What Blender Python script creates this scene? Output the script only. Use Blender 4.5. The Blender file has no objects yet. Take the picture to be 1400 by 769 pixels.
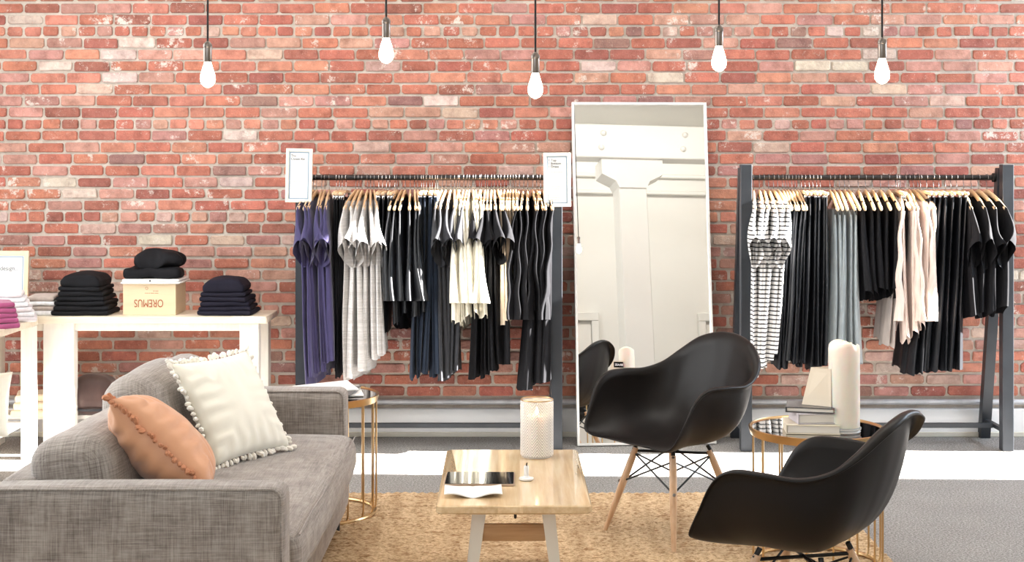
import bpy, bmesh, math, random
import numpy as np
from mathutils import Vector, Matrix, Euler, noise
PI = math.pi
R = math.radians
S = bpy.context.scene
COL = S.collection
random.seed(7)

# ------------------------------------------------------------ camera
F = 1930.0                      # focal length in pixels of a 1400 px wide frame
cd = bpy.data.cameras.new('camera')
cd.sensor_width = 36.0
cd.lens = F / 1400.0 * 36.0
cd.shift_y = -(384.5 - 223.0) / 1400.0
cd.clip_start = 0.05
cam = bpy.data.objects.new('camera', cd)
COL.objects.link(cam)
cam.location = (0, 0, 1.6)
cam.rotation_euler = (R(90), 0, 0)
S.camera = cam

# ------------------------------------------------------------ world, sun, daylight, added fill lights, exposure
w = bpy.data.worlds.new('daylight'); S.world = w; w.use_nodes = True
w.node_tree.nodes['Background'].inputs[0].default_value = (0.80, 0.90, 1.0, 1)
w.node_tree.nodes['Background'].inputs[1].default_value = 2.0

def sun_light(d, strength, angle=0.6):
    l = bpy.data.lights.new('sun', 'SUN'); l.energy = strength; l.angle = R(angle); l.color = (1.0, 0.96, 0.91)
    o = bpy.data.objects.new('sun', l); COL.objects.link(o)
    o.rotation_euler = Vector(d).to_track_quat('-Z', 'Y').to_euler()
sun_light((-1.0, 0.042, -0.50), 70.0)

def add_area_light(loc, direction, sx, sy, power, color):  # used for window daylight and for added fill lights alike
    l = bpy.data.lights.new('daylight_and_fill', 'AREA'); l.shape = 'RECTANGLE'; l.size = sx; l.size_y = sy
    l.energy = power; l.color = color
    o = bpy.data.objects.new('daylight_and_fill', l); COL.objects.link(o); o.location = loc
    o.rotation_euler = Vector(direction).to_track_quat('-Z', 'Z').to_euler()
add_area_light((-3.52, 5.6, 1.9), (1, 0.15, -0.05), 3.6, 2.6, 85, (1.0, 0.97, 0.92))    # left window
add_area_light((-1.9, -0.92, 2.2), (0.0, 1, -0.05), 3.0, 2.6, 22, (1.0, 0.98, 0.95))   # added front fill, set in an unseen back window
add_area_light((4.70, 7.40, 2.1), (-1, 0.0, 0.0), 0.65, 3.8, 105, (0.70, 0.84, 1.0))    # sky through the tall glass door
add_area_light((0.3, 5.9, 4.34), (0, 0.45, -1.0), 6.4, 0.5, 95, (1.0, 0.95, 0.88))     # unseen strip under the ceiling, added to brighten the brick wall
add_area_light((1.8, 2.2, 4.34), (0, -0.9, -1.0), 4.5, 0.4, 50, (1.0, 0.97, 0.92))    # unseen strip added to brighten the back wall seen in the mirror
add_area_light((2.4, 0.10, 4.30), (0, -0.5, -1.0), 4.2, 0.3, 26, (1.0, 0.97, 0.92))    # second added strip, behind the beam, lifts the mirrored back wall
S.view_settings.view_transform = 'Standard'
S.view_settings.look = 'None'
S.view_settings.gamma = 1.0
S.view_settings.use_curve_mapping = False
S.view_settings.exposure = 0.5

# ------------------------------------------------------------ materials
def new_mat(name):
    m = bpy.data.materials.new(name); m.use_nodes = True
    nt = m.node_tree
    return m, nt, nt.nodes['Principled BSDF']
def N(nt, typ, **kw):
    n = nt.nodes.new(typ)
    for k, v in kw.items(): setattr(n, k, v)
    return n
def objcoord(nt, scale=(1, 1, 1)):
    tc = N(nt, 'ShaderNodeTexCoord'); mp = N(nt, 'ShaderNodeMapping')
    mp.inputs['Scale'].default_value = scale
    nt.links.new(tc.outputs['Object'], mp.inputs['Vector'])
    return mp.outputs['Vector']
def noise_tex(nt, vec, scale, detail=3, rough=.55):
    n = N(nt, 'ShaderNodeTexNoise'); n.inputs['Scale'].default_value = scale
    n.inputs['Detail'].default_value = detail; n.inputs['Roughness'].default_value = rough
    nt.links.new(vec, n.inputs['Vector']); return n.outputs['Fac']
def ramp(nt, fac, stops):
    r = N(nt, 'ShaderNodeValToRGB'); cr = r.color_ramp
    while len(cr.elements) < len(stops): cr.elements.new(0.5)
    for e, (p, c) in zip(cr.elements, stops):
        e.position = p; e.color = (c[0], c[1], c[2], 1)
    nt.links.new(fac, r.inputs['Fac']); return r.outputs['Color']
def mixc(nt, fac, a, b, mode='MIX'):
    m = N(nt, 'ShaderNodeMix', data_type='RGBA', blend_type=mode)
    for sock, v in ((m.inputs[0], fac), (m.inputs[6], a), (m.inputs[7], b)):
        if isinstance(v, (int, float)): sock.default_value = v
        elif isinstance(v, tuple): sock.default_value = (v[0], v[1], v[2], 1)
        else: nt.links.new(v, sock)
    return m.outputs[2]
def bump(nt, b, height, strength, dist=.002):
    bp = N(nt, 'ShaderNodeBump'); bp.inputs['Strength'].default_value = strength; bp.inputs['Distance'].default_value = dist
    nt.links.new(height, bp.inputs['Height']); nt.links.new(bp.outputs['Normal'], b.inputs['Normal'])
def pm(name, col, rough=.6, metal=0., var=.12, vscale=6., stretch=(1, 1, 1), bmp=0., bscale=80., bdist=.002,
       sheen=0., coat=0., trans=0., sss=0., spec=.5):
    m, nt, b = new_mat(name)
    v = objcoord(nt, stretch)
    f = noise_tex(nt, v, vscale, 4)
    c = ramp(nt, f, [(.3, [x * (1 - var) for x in col]), (.7, [min(1, x * (1 + var)) for x in col])])
    nt.links.new(c, b.inputs['Base Color'])
    b.inputs['Roughness'].default_value = rough; b.inputs['Metallic'].default_value = metal
    b.inputs['Specular IOR Level'].default_value = spec
    b.inputs['Sheen Weight'].default_value = sheen; b.inputs['Coat Weight'].default_value = coat
    b.inputs['Coat Roughness'].default_value = .12
    b.inputs['Transmission Weight'].default_value = trans
    if sss: b.inputs['Subsurface Weight'].default_value = sss; b.inputs['Subsurface Scale'].default_value = .03
    if bmp: bump(nt, b, noise_tex(nt, v, bscale, 3), bmp, bdist)
    return m

def brick_mat(name, src):
    m, nt, b = new_mat(name)
    if src == 'object':
        oi = N(nt, 'ShaderNodeObjectInfo'); tint = oi.outputs['Color']
    else:
        at = N(nt, 'ShaderNodeAttribute'); at.attribute_name = 'tint'; tint = at.outputs['Color']
    geo = N(nt, 'ShaderNodeNewGeometry'); pos = geo.outputs['Position']
    f = noise_tex(nt, pos, 16, 5, .65)
    mott = ramp(nt, f, [(.30, (.66, .60, .58)), (.5, (1, 1, 1)), (.70, (1.25, 1.28, 1.28))])
    c = mixc(nt, 1.0, tint, mott, 'MULTIPLY')
    f2 = noise_tex(nt, pos, 55, 4, .7)
    c = mixc(nt, ramp(nt, f2, [(.60, (0, 0, 0)), (.72, (.55, .55, .55))]), c, (.62, .50, .44))
    f3 = noise_tex(nt, pos, 5.0, 8, .85)
    c = mixc(nt, ramp(nt, f3, [(.575, (0, 0, 0)), (.62, (.85, .85, .85))]), c, (.70, .62, .56))
    f5 = noise_tex(nt, pos, 150, 3, .7)
    c = mixc(nt, ramp(nt, f5, [(.30, (.45, .45, .45)), (.42, (0, 0, 0)), (.66, (0, 0, 0)), (.78, (.5, .5, .5))]), c, (.60, .36, .26))
    f4 = noise_tex(nt, pos, 7.0, 3, .6)
    c = mixc(nt, ramp(nt, f4, [(.22, (.55, .55, .55)), (.36, (0, 0, 0))]), c, (.14, .075, .06))
    nt.links.new(c, b.inputs['Base Color'])
    b.inputs['Roughness'].default_value = .82
    bump(nt, b, f2, .9, .006)
    return m
M = {}
M['brick'] = brick_mat('brick_single', 'object')
M['brick_many'] = brick_mat('brick_many', 'attr')
def mortar_mat():
    m, nt, b = new_mat('mortar')
    geo = N(nt, 'ShaderNodeNewGeometry'); pos = geo.outputs['Position']
    f = noise_tex(nt, pos, 9, 6, .7)
    c = ramp(nt, f, [(.25, (.39, .335, .285)), (.5, (.51, .45, .39)), (.75, (.62, .56, .50))])
    nt.links.new(c, b.inputs['Base Color']); b.inputs['Roughness'].default_value = .9
    bump(nt, b, noise_tex(nt, pos, 70, 4, .7), 1.0, .006)
    return m
M['mortar'] = mortar_mat()
def carpet_mat():
    m, nt, b = new_mat('carpet')
    geo = N(nt, 'ShaderNodeNewGeometry'); pos = geo.outputs['Position']
    f = noise_tex(nt, pos, 110, 3, .8); g = noise_tex(nt, pos, 2.5, 2)
    c = ramp(nt, f, [(.33, (.13, .12, .11)), (.5, (.30, .285, .27)), (.68, (.56, .54, .52))])
    c = mixc(nt, 1.0, c, ramp(nt, g, [(.3, (.92, .92, .92)), (.7, (1.05, 1.05, 1.05))]), 'MULTIPLY')
    nt.links.new(c, b.inputs['Base Color']); b.inputs['Roughness'].default_value = .95
    bump(nt, b, f, 1, .006)
    return m
M['carpet'] = carpet_mat()
def jute_mat():
    m, nt, b = new_mat('jute')
    v = objcoord(nt, (.42, 1, 1))
    f = noise_tex(nt, v, 120, 4, .75)
    sp = noise_tex(nt, objcoord(nt, (.40, 1.5, 1)), 38, 3, .6)
    v2 = objcoord(nt, (1.0, .12, 1)); g = noise_tex(nt, v2, 9, 4, .65)
    c = ramp(nt, f, [(.33, (.24, .13, .055)), (.45, (.56, .385, .22)), (.60, (.76, .58, .37))])
    c = mixc(nt, 1.0, c, ramp(nt, g, [(.3, (.72, .66, .6)), (.55, (1, 1, 1)), (.75, (1.12, 1.1, 1.08))]), 'MULTIPLY')
    c = mixc(nt, ramp(nt, sp, [(.34, (.75, .75, .75)), (.43, (0, 0, 0))]), c, (.30, .155, .065))
    nt.links.new(c, b.inputs['Base Color']); b.inputs['Roughness'].default_value = .9
    bump(nt, b, f, .8, .003)
    return m
M['jute'] = jute_mat()
def linen_mat(name, c0, c1, c2):
    m, nt, b = new_mat(name)
    fs = []
    for s in ((9, 9, 300), (9, 300, 9), (300, 9, 9)):
        fs.append(noise_tex(nt, objcoord(nt, s), 1.0, 4, .7))
    a = N(nt, 'ShaderNodeMath', operation='ADD'); nt.links.new(fs[0], a.inputs[0]); nt.links.new(fs[1], a.inputs[1])
    a2 = N(nt, 'ShaderNodeMath', operation='ADD'); nt.links.new(a.outputs[0], a2.inputs[0]); nt.links.new(fs[2], a2.inputs[1])
    d = N(nt, 'ShaderNodeMath', operation='DIVIDE'); nt.links.new(a2.outputs[0], d.inputs[0]); d.inputs[1].default_value = 3
    nt.links.new(ramp(nt, d.outputs[0], [(.40, c0), (.5, c1), (.60, c2)]), b.inputs['Base Color'])
    b.inputs['Roughness'].default_value = .85; b.inputs['Sheen Weight'].default_value = .25
    bump(nt, b, d.outputs[0], .5, .003)
    return m
M['linen'] = linen_mat('grey_linen', (.14, .115, .100), (.265, .23, .205), (.39, .35, .315))
def wood_mat(name, cols, scale=3., stretch=(14, .8, 14), rough=.35, coat=.3):
    m, nt, b = new_mat(name)
    v = objcoord(nt, stretch)
    oi = N(nt, 'ShaderNodeObjectInfo')
    ad = N(nt, 'ShaderNodeVectorMath', operation='ADD'); nt.links.new(v, ad.inputs[0]); 
    sc = N(nt, 'ShaderNodeVectorMath', operation='SCALE'); sc.inputs[0].default_value = (13, 7, 29)
    nt.links.new(oi.outputs['Random'], sc.inputs['Scale']); nt.links.new(sc.outputs[0], ad.inputs[1])
    f = noise_tex(nt, ad.outputs[0], scale, 6, .6)
    c = ramp(nt, f, [(.3, cols[0]), (.5, cols[1]), (.7, cols[2])])
    t = ramp(nt, oi.outputs['Random'], [(0, (.90, .88, .86)), (1, (1.06, 1.06, 1.06))])
    nt.links.new(mixc(nt, 1.0, c, t, 'MULTIPLY'), b.inputs['Base Color'])
    b.inputs['Roughness'].default_value = rough; b.inputs['Coat Weight'].default_value = coat; b.inputs['Coat Roughness'].default_value = .1
    return m
M['maple'] = wood_mat('maple', ((.64, .44, .24), (.75, .55, .32), (.83, .66, .43)), rough=.22, coat=.6)
M['oak_bar'] = wood_mat('oak_bar', ((.36, .19, .08), (.47, .27, .125), (.55, .34, .17)), stretch=(1, 14, 14), coat=.1)
M['beech'] = wood_mat('beech', ((.56, .33, .18), (.66, .43, .26), (.74, .52, .34)), stretch=(14, 14, 1), coat=.2)
M['hanger_wood'] = wood_mat('hanger_wood', ((.60, .38, .20), (.72, .49, .29), (.80, .60, .39)), stretch=(6, 1, 6), coat=.3)
M['pale_wood'] = wood_mat('pale_wood', ((.70, .60, .46), (.78, .69, .55), (.84, .77, .65)), stretch=(1, 10, 10), rough=.5, coat=.1)
M['white_wood'] = pm('whitewashed_wood', (.80, .76, .70), .5, var=.06, vscale=5, stretch=(8, 8, 1))
M['sign_wood'] = pm('sign_frame', (.84, .78, .66), .5, var=.05)
M['sign_wood_tan'] = pm('sign_frame_tan', (.72, .55, .38), .5, var=.06)
M['paper'] = pm('paper', (.86, .85, .83), .6, var=.02)
M['blue_line'] = pm('border_ink', (.26, .36, .46), .6, var=.02)
M['grey_ink'] = pm('grey_ink', (.10, .11, .13), .7, var=.02)
M['pale_ink'] = pm('pale_ink', (.42, .42, .44), .7, var=.02)
M['brown_ink'] = pm('brown_ink', (.33, .09, .04), .7, var=.02)
M['white_wall'] = pm('white_paint', (.80, .77, .72), .75, var=.025, vscale=1.5, bmp=.15, bscale=25)
M['gloss_wall'] = pm('cream_gloss_paint', (.78, .76, .71), .4, var=.03, vscale=1.2, bmp=.15, bscale=20)
M['plinth'] = pm('plinth_paint', (.86, .86, .87), .55, var=.05, vscale=3, bmp=.2, bscale=20)
M['pipe'] = pm('conduit_grey', (.56, .57, .60), .45, metal=.3, var=.15, vscale=12)
M['rack_metal'] = pm('rack_metal', (.034, .039, .047), .38, metal=.35, var=.2, vscale=5)
M['rod'] = pm('rod_black', (.018, .017, .018), .4, metal=.3)
M['chrome'] = pm('chrome', (.72, .72, .73), .2, metal=1, var=.03)
M['dark_hook'] = pm('hook_steel', (.30, .29, .29), .3, metal=1, var=.03)
M['brass'] = pm('brass', (.62, .43, .22), .28, metal=1, var=.08)
M['socket'] = pm('socket_steel', (.22, .19, .17), .32, metal=.9, var=.1)
M['cord'] = pm('cord_black', (.02, .018, .018), .7)
M['shell'] = pm('chair_shell', (.008, .006, .0055), .42, var=.08, vscale=4, bmp=.04, bscale=500, spec=.24)
M['wire'] = pm('chair_wire', (.012, .012, .012), .4, metal=.4)
M['cream_paint'] = pm('leg_paint', (.72, .68, .60), .45, var=.03)
M['white_plastic'] = pm('white_enamel', (.85, .84, .82), .25, var=.02, coat=.4)
M['candle'] = pm('wax', (.88, .83, .74), .5, var=.02, sss=.5)
M['wick'] = pm('wick', (.02, .015, .01), .9)
M['screen'] = pm('screen_glass', (.006, .006, .008), .04, var=0, coat=.5)
M['tablet_body'] = pm('tablet_body', (.45, .34, .26), .3, metal=.6)
M['page'] = pm('book_pages', (.80, .76, .70), .7, var=.06, vscale=1, stretch=(1, 1, 300))
M['cream_cover'] = pm('cream_cover', (.80, .72, .58), .5, var=.03)
M['lilac_cover'] = pm('lilac_cover', (.60, .56, .60), .5, var=.03)
M['dark_cover'] = pm('dark_cover', (.10, .095, .095), .3, var=.1)
M['card'] = pm('standing_card', (.84, .74, .60), .6, var=.03)
M['cream_cotton'] = pm('cream_cotton', (.82, .79, .69), .85, var=.03, sheen=.3, bmp=.12, bscale=7, bdist=.010)
M['orange_satin'] = pm('terracotta_cotton', (.66, .33, .18), .5, var=.06, sheen=.3, bmp=.3, bscale=8, bdist=.012)
M['orange_trim'] = pm('terracotta_trim', (.52, .22, .11), .8)
M['cream_trim'] = pm('cream_trim', (.86, .82, .74), .85)
M['box_wood'] = pm('crate_ply', (.74, .58, .38), .5, var=.06, vscale=2, stretch=(1, 1, 12))
def fabric(name, col, rough=.8, sheen=.2, var=.15, vscale=25, stretch=(1, 1, .3), spec=.3):
    M[name] = pm('fabric_' + name, col, rough, var=var, vscale=vscale, stretch=stretch, sheen=sheen, bmp=.25, bscale=120, spec=spec)
fabric('navy', (.050, .042, .120))
fabric('black', (.008, .008, .010), sheen=.0, spec=.18)
fabric('charcoal', (.030, .031, .037), sheen=.05, vscale=60)
fabric('ink', (.014, .023, .042), sheen=.04)
fabric('heather', (.55, .53, .52), var=.18, vscale=40, stretch=(.3, .3, 4))
fabric('cream', (.82, .78, .66), rough=.5)
fabric('beige', (.76, .62, .47), rough=.5)
fabric('satin_black', (.009, .010, .013), rough=.42, sheen=.0, spec=.35)
fabric('satin_grey', (.27, .31, .33), rough=.4, spec=.6)
fabric('blush', (.78, .64, .57), rough=.6)
fabric('taupe', (.50, .44, .41), rough=.6)
fabric('magenta', (.30, .06, .15)); fabric('lilac', (.70, .66, .68)); fabric('white_cloth', (.80, .80, .82)); fabric('mushroom', (.45, .38, .34))
fabric('brown_bag', (.055, .028, .024), rough=.45); fabric('dark_indigo', (.013, .012, .022), spec=.15, sheen=0.)
def stripe_mat():
    m, nt, b = new_mat('fabric_stripes')
    geo = N(nt, 'ShaderNodeTexCoord'); sp = N(nt, 'ShaderNodeSeparateXYZ'); nt.links.new(geo.outputs['Object'], sp.inputs[0])
    mu = N(nt, 'ShaderNodeMath', operation='MULTIPLY'); nt.links.new(sp.outputs['Z'], mu.inputs[0]); mu.inputs[1].default_value = 1 / .0235
    fr = N(nt, 'ShaderNodeMath', operation='FRACT'); nt.links.new(mu.outputs[0], fr.inputs[0])
    gt = N(nt, 'ShaderNodeMath', operation='GREATER_THAN'); nt.links.new(fr.outputs[0], gt.inputs[0]); gt.inputs[1].default_value = .70
    nt.links.new(mixc(nt, gt.outputs[0], (.84, .83, .82), (.02, .02, .03)), b.inputs['Base Color'])
    b.inputs['Roughness'].default_value = .8
    return m
M['stripes'] = stripe_mat()
def mirror_mat(name, col, rough):
    m, nt, b = new_mat(name)
    b.inputs['Base Color'].default_value = (*col, 1); b.inputs['Metallic'].default_value = 1; b.inputs['Roughness'].default_value = rough
    return m
M['mirror'] = mirror_mat('mirror_silver', (.93, .93, .92), .0)
M['table_mirror'] = mirror_mat('smoked_mirror', (.42, .40, .38), .02)
def bulb_mat():
    m, nt, b = new_mat('lit_bulb')
    b.inputs['Base Color'].default_value = (1, .9, .75, 1)
    b.inputs['Emission Color'].default_value = (1.0, .80, .55, 1); b.inputs['Emission Strength'].default_value = 22
    return m
M['bulb'] = bulb_mat()
def glass_mat(name, col, rough, fac):
    m, nt, b = new_mat(name)
    b.inputs['Base Color'].default_value = (*col, 1); b.inputs['Roughness'].default_value = rough
    b.inputs['Alpha'].default_value = fac
    b.inputs['IOR'].default_value = 1.3
    return m
def etched():
    m = glass_mat('etched_glass', (.95, .92, .89), .15, .6); nt = m.node_tree; b = nt.nodes['Principled BSDF']
    at = N(nt, 'ShaderNodeAttribute'); at.attribute_name = 'ridge'
    mr = N(nt, 'ShaderNodeMapRange'); mr.inputs['To Min'].default_value = .28; mr.inputs['To Max'].default_value = .92
    nt.links.new(at.outputs['Fac'], mr.inputs['Value']); nt.links.new(mr.outputs[0], b.inputs['Alpha']); return m
M['etched_glass'] = etched()
M['pane'] = glass_mat('window_glass', (.8, .9, .9), .02, .06)
M['clear_dish'] = glass_mat('clear_dish', (.9, .92, .92), .05, .45)

# ------------------------------------------------------------ mesh helpers
class MB:
    def __init__(s): s.v = []; s.f = []
    def add(s, v, f, mat=None):
        n = len(s.v)
        if mat is not None: v = [tuple(mat @ Vector(p)) for p in v]
        s.v += [tuple(p) for p in v]; s.f += [tuple(i + n for i in q) for q in f]; return s
    def box(s, c, d, b=.003, rot=None):
        hx, hy, hz = d[0] / 2, d[1] / 2, d[2] / 2
        b = min(b, hx * .45, hy * .45, hz * .45)
        bm = bmesh.new(); bmesh.ops.create_cube(bm, size=1.0)
        for v in bm.verts: v.co = Vector((v.co.x * d[0], v.co.y * d[1], v.co.z * d[2]))
        if b > 0: bmesh.ops.bevel(bm, geom=bm.edges[:], offset=b, segments=1, affect='EDGES')
        bm.verts.index_update()
        mt = Matrix.Translation(Vector(c))
        if rot: mt = mt @ Euler(rot).to_matrix().to_4x4()
        s.add([v.co[:] for v in bm.verts], [[v.index for v in f.verts] for f in bm.faces], mt); bm.free(); return s
    def lathe(s, prof, n=24, c=(0, 0, 0), caps=True):
        v = []; f = []
        for r, z in prof:
            for k in range(n):
                a = 2 * PI * k / n; v.append((c[0] + r * math.cos(a), c[1] + r * math.sin(a), c[2] + z))
        for i in range(len(prof) - 1):
            for k in range(n):
                k2 = (k + 1) % n; f.append((i * n + k, i * n + k2, (i + 1) * n + k2, (i + 1) * n + k))
        if caps: f.append(tuple(range(n - 1, -1, -1))); f.append(tuple((len(prof) - 1) * n + k for k in range(n)))
        return s.add(v, f)
    def tube(s, pts, r, n=8, closed=False):
        pts = [Vector(p) for p in pts]; m = len(pts); rs = r if isinstance(r, (list, tuple)) else [r] * m
        v = []; f = []; prev = None
        for i, p in enumerate(pts):
            a = pts[(i - 1) % m] if (closed or i > 0) else p; b = pts[(i + 1) % m] if (closed or i < m - 1) else p
            t = (b - a).normalized()
            if prev is None:
                up = Vector((0, 0, 1)) if abs(t.z) < .9 else Vector((0, 1, 0))
                x = t.cross(up).normalized()
            else: x = (prev - t * prev.dot(t)).normalized()
            prev = x; y = t.cross(x)
            for k in range(n):
                an = 2 * PI * k / n; v.append(tuple(p + (x * math.cos(an) + y * math.sin(an)) * rs[i]))
        for i in range(m if closed else m - 1):
            j = (i + 1) % m
            for k in range(n):
                k2 = (k + 1) % n; f.append((i * n + k, i * n + k2, j * n + k2, j * n + k))
        if not closed: f.append(tuple(range(n - 1, -1, -1))); f.append(tuple((m - 1) * n + k for k in range(n)))
        return s.add(v, f)
    def prism(s, poly, z0, z1, b=.0):
        n = len(poly)
        if b > 0:
            cx = sum(p[0] for p in poly) / n; cy = sum(p[1] for p in poly) / n
        v = [(x, y, z0) for x, y in poly] + [(x, y, z1) for x, y in poly]
        f = [tuple(range(n - 1, -1, -1)), tuple(range(n, 2 * n))] + [(k, (k + 1) % n, (k + 1) % n + n, k + n) for k in range(n)]
        return s.add(v, f)
    def obj(s, name, mat, parent=None, smooth=False, loc=None, rot=None):
        me = bpy.data.meshes.new(name); me.from_pydata(s.v, [], s.f); me.update()
        return link(name, me, mat, parent, smooth, loc, rot)
def link(name, me, mat, parent=None, smooth=False, loc=None, rot=None):
    if mat is not None: me.materials.append(mat)
    if smooth:
        me.polygons.foreach_set('use_smooth', [True] * len(me.polygons))
        if smooth != 'all': me.set_sharp_from_angle(angle=R(40))
    o = bpy.data.objects.new(name, me); COL.objects.link(o)
    if parent: o.parent = parent
    if loc is not None: o.location = loc
    if rot is not None: o.rotation_euler = rot
    return o
def tag(o, label=None, cat=None, group=None, kind=None):
    if label: o['label'] = label
    if cat: o['category'] = cat
    if group: o['group'] = group
    if kind: o['kind'] = kind
    return o
def thing(name, label, cat, loc=(0, 0, 0), rz=0., group=None, rot=None):
    o = bpy.data.objects.new(name, None); COL.objects.link(o); o.empty_display_size = .05
    o.location = loc; o.rotation_euler = rot if rot else (0, 0, rz)
    return tag(o, label, cat, group)
ORD = ['first', 'second', 'third', 'fourth', 'fifth', 'sixth', 'seventh', 'eighth', 'ninth', 'tenth']
def fbm(p, s=1.0): return noise.noise(Vector(p) * s)
def rbox_mesh(half, r, puff=(0, 0, 0), n=14, nz=0., nscale=4., seed=0, nr=3):
    """rounded cushion-like block: sampled surface of a box, edges rolled by r, faces puffed"""
    bm = bmesh.new()
    def coords(h):
        c = [-h + r * (1 - math.cos(PI / 2 * k / nr)) for k in range(nr)]
        mid = [(-h + r) + (2 * h - 2 * r) * k / n for k in range(n + 1)]
        return c + mid + [-x for x in reversed(c)]
    V = {}
    ax = [coords(half[0]), coords(half[1]), coords(half[2])]
    L = [len(a) for a in ax]
    def vert(i, j, k):
        if (i, j, k) in V: return V[(i, j, k)]
        q = Vector((ax[0][i], ax[1][j], ax[2][k]))
        inn = Vector([max(-(half[a] - r), min(half[a] - r, q[a])) for a in range(3)])
        d = q - inn
        p = inn + d.normalized() * r if d.length > 1e-6 else q.copy()
        u = [p[a] / half[a] for a in range(3)]
        for a in range(3):
            b, c = (a + 1) % 3, (a + 2) % 3
            if puff[a]: p[a] += puff[a] * u[a] * max(0, 1 - u[b] ** 2) ** .7 * max(0, 1 - u[c] ** 2) ** .7
        if nz:
            s = Vector((seed * 3.1, seed * 1.7, seed)); q2 = p * nscale + s
            p += Vector((noise.noise(q2), noise.noise(q2 + Vector((9, 0, 0))), noise.noise(q2 + Vector((0, 9, 0))))) * nz
        V[(i, j, k)] = bm.verts.new(p); return V[(i, j, k)]
    for a in range(3):
        b, c = (a + 1) % 3, (a + 2) % 3
        for side in (0, L[a] - 1):
            for i in range(L[b] - 1):
                for j in range(L[c] - 1):
                    q = []
                    for di, dj in ((0, 0), (1, 0), (1, 1), (0, 1)):
                        idx = [0, 0, 0]; idx[a] = side; idx[b] = i + di; idx[c] = j + dj; q.append(vert(*idx))
                    if side == 0: q.reverse()
                    try: bm.faces.new(q)
                    except ValueError: pass
    me = bpy.data.meshes.new('block'); bm.to_mesh(me); bm.free(); return me
def pillow_mesh(W, H, T, seed=0, wr=.006, n=30):
    v = []; f = []; idx = {}
    for side in (1, -1):
        for i in range(n + 1):
            for j in range(n + 1):
                u = -1 + 2 * i / n; w_ = -1 + 2 * j / n
                edge = i in (0, n) or j in (0, n)
                if edge and side == -1: idx[(side, i, j)] = idx[(1, i, j)]; continue
                x = u * W / 2 * (1 - .07 * (1 - w_ * w_)); z = w_ * H / 2 * (1 - .07 * (1 - u * u))
                t = T / 2 * ((1 - u ** 2) * (1 - w_ ** 2)) ** .42
                rim = max(abs(u), abs(w_))
                k = math.sin((u * 13 if abs(w_) > abs(u) else w_ * 13) * 1.7 + seed + 2 * noise.noise(Vector((u * 3, w_ * 3, seed)))) * wr * (rim ** 3) * (1 - rim) * 7
                t += k + noise.noise(Vector((u * 2.2, w_ * 2.2, seed * 5 + side))) * .008 * (1 - rim)
                idx[(side, i, j)] = len(v); v.append((x, side * t if not edge else 0.0, z))
    for side in (1, -1):
        for i in range(n):
            for j in range(n):
                q = [idx[(side, i, j)], idx[(side, i + 1, j)], idx[(side, i + 1, j + 1)], idx[(side, i, j + 1)]]
                if side == 1: q.reverse()
                f.append(tuple(q))
    me = bpy.data.meshes.new('pillow'); me.from_pydata(v, [], f); me.update(); return me
def tassel_trim(W, H, r, step, seed):
    mb = MB(); rnd = random.Random(seed); per = []
    for a, b in (((-1, -1), (1, -1)), ((1, -1), (1, 1)), ((1, 1), (-1, 1)), ((-1, 1), (-1, -1))):
        L = W if a[1] == b[1] else H; m = int(L / step)
        for k in range(m):
            t = k / m; u = a[0] + (b[0] - a[0]) * t; w_ = a[1] + (b[1] - a[1]) * t; per.append((u, w_))
    for u, w_ in per:
        x = u * W / 2 * (1 - .07 * (1 - w_ * w_)) * 1.02; z = w_ * H / 2 * (1 - .07 * (1 - u * u)) * 1.02
        o = Vector((u, 0, w_)).normalized(); d = Vector((o.x + rnd.uniform(-.5, .5), rnd.uniform(-.8, .8), o.z + rnd.uniform(-.5, .5))).normalized()
        p = Vector((x, 0, z)); rr = r * rnd.uniform(.75, 1.25)
        mb.tube([p - d * rr * .3, p + d * rr * .5, p + d * rr * 1.3, p + d * rr * 2.1], [rr * .45, rr * .85, rr * .95, rr * .55], 6)
    return mb
def text_obj(name, body, size, mat, parent, loc, rot, extrude=.0004, align='LEFT', bold=0.):
    cu = bpy.data.curves.new(name, 'FONT'); cu.body = body; cu.size = size; cu.extrude = extrude; cu.align_x = align; cu.offset = bold
    cu.space_line = .95
    t = bpy.data.objects.new('t', cu); COL.objects.link(t)
    bpy.context.view_layer.update()
    me = bpy.data.meshes.new_from_object(t.evaluated_get(bpy.context.evaluated_depsgraph_get()))
    bpy.data.objects.remove(t)
    me.materials.clear()
    return link(name, me, mat, parent, False, loc, rot)
FACE = (R(90), 0, 0)

# ------------------------------------------------------------ room shell
WY = 8.30; XL, XR = -3.6, 4.8; CZ = 4.4; BY = -1.0
def struct(name, mb, mat): o = mb.obj(name, mat); o['kind'] = 'structure'; return o
struct('floor', MB().box(((XL + XR) / 2, 3.6, -.05), (XR - XL + .4, 10.0, .1), 0), M['carpet'])
struct('ceiling', MB().box(((XL + XR) / 2, 3.6, CZ + .05), (XR - XL + .4, 10.0, .1), 0), M['gloss_wall'])
wall = struct('wall_back', MB().box(((XL + XR) / 2, WY + .1, CZ / 2), (XR - XL + .4, .2, CZ), 0), M['mortar'])
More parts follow.
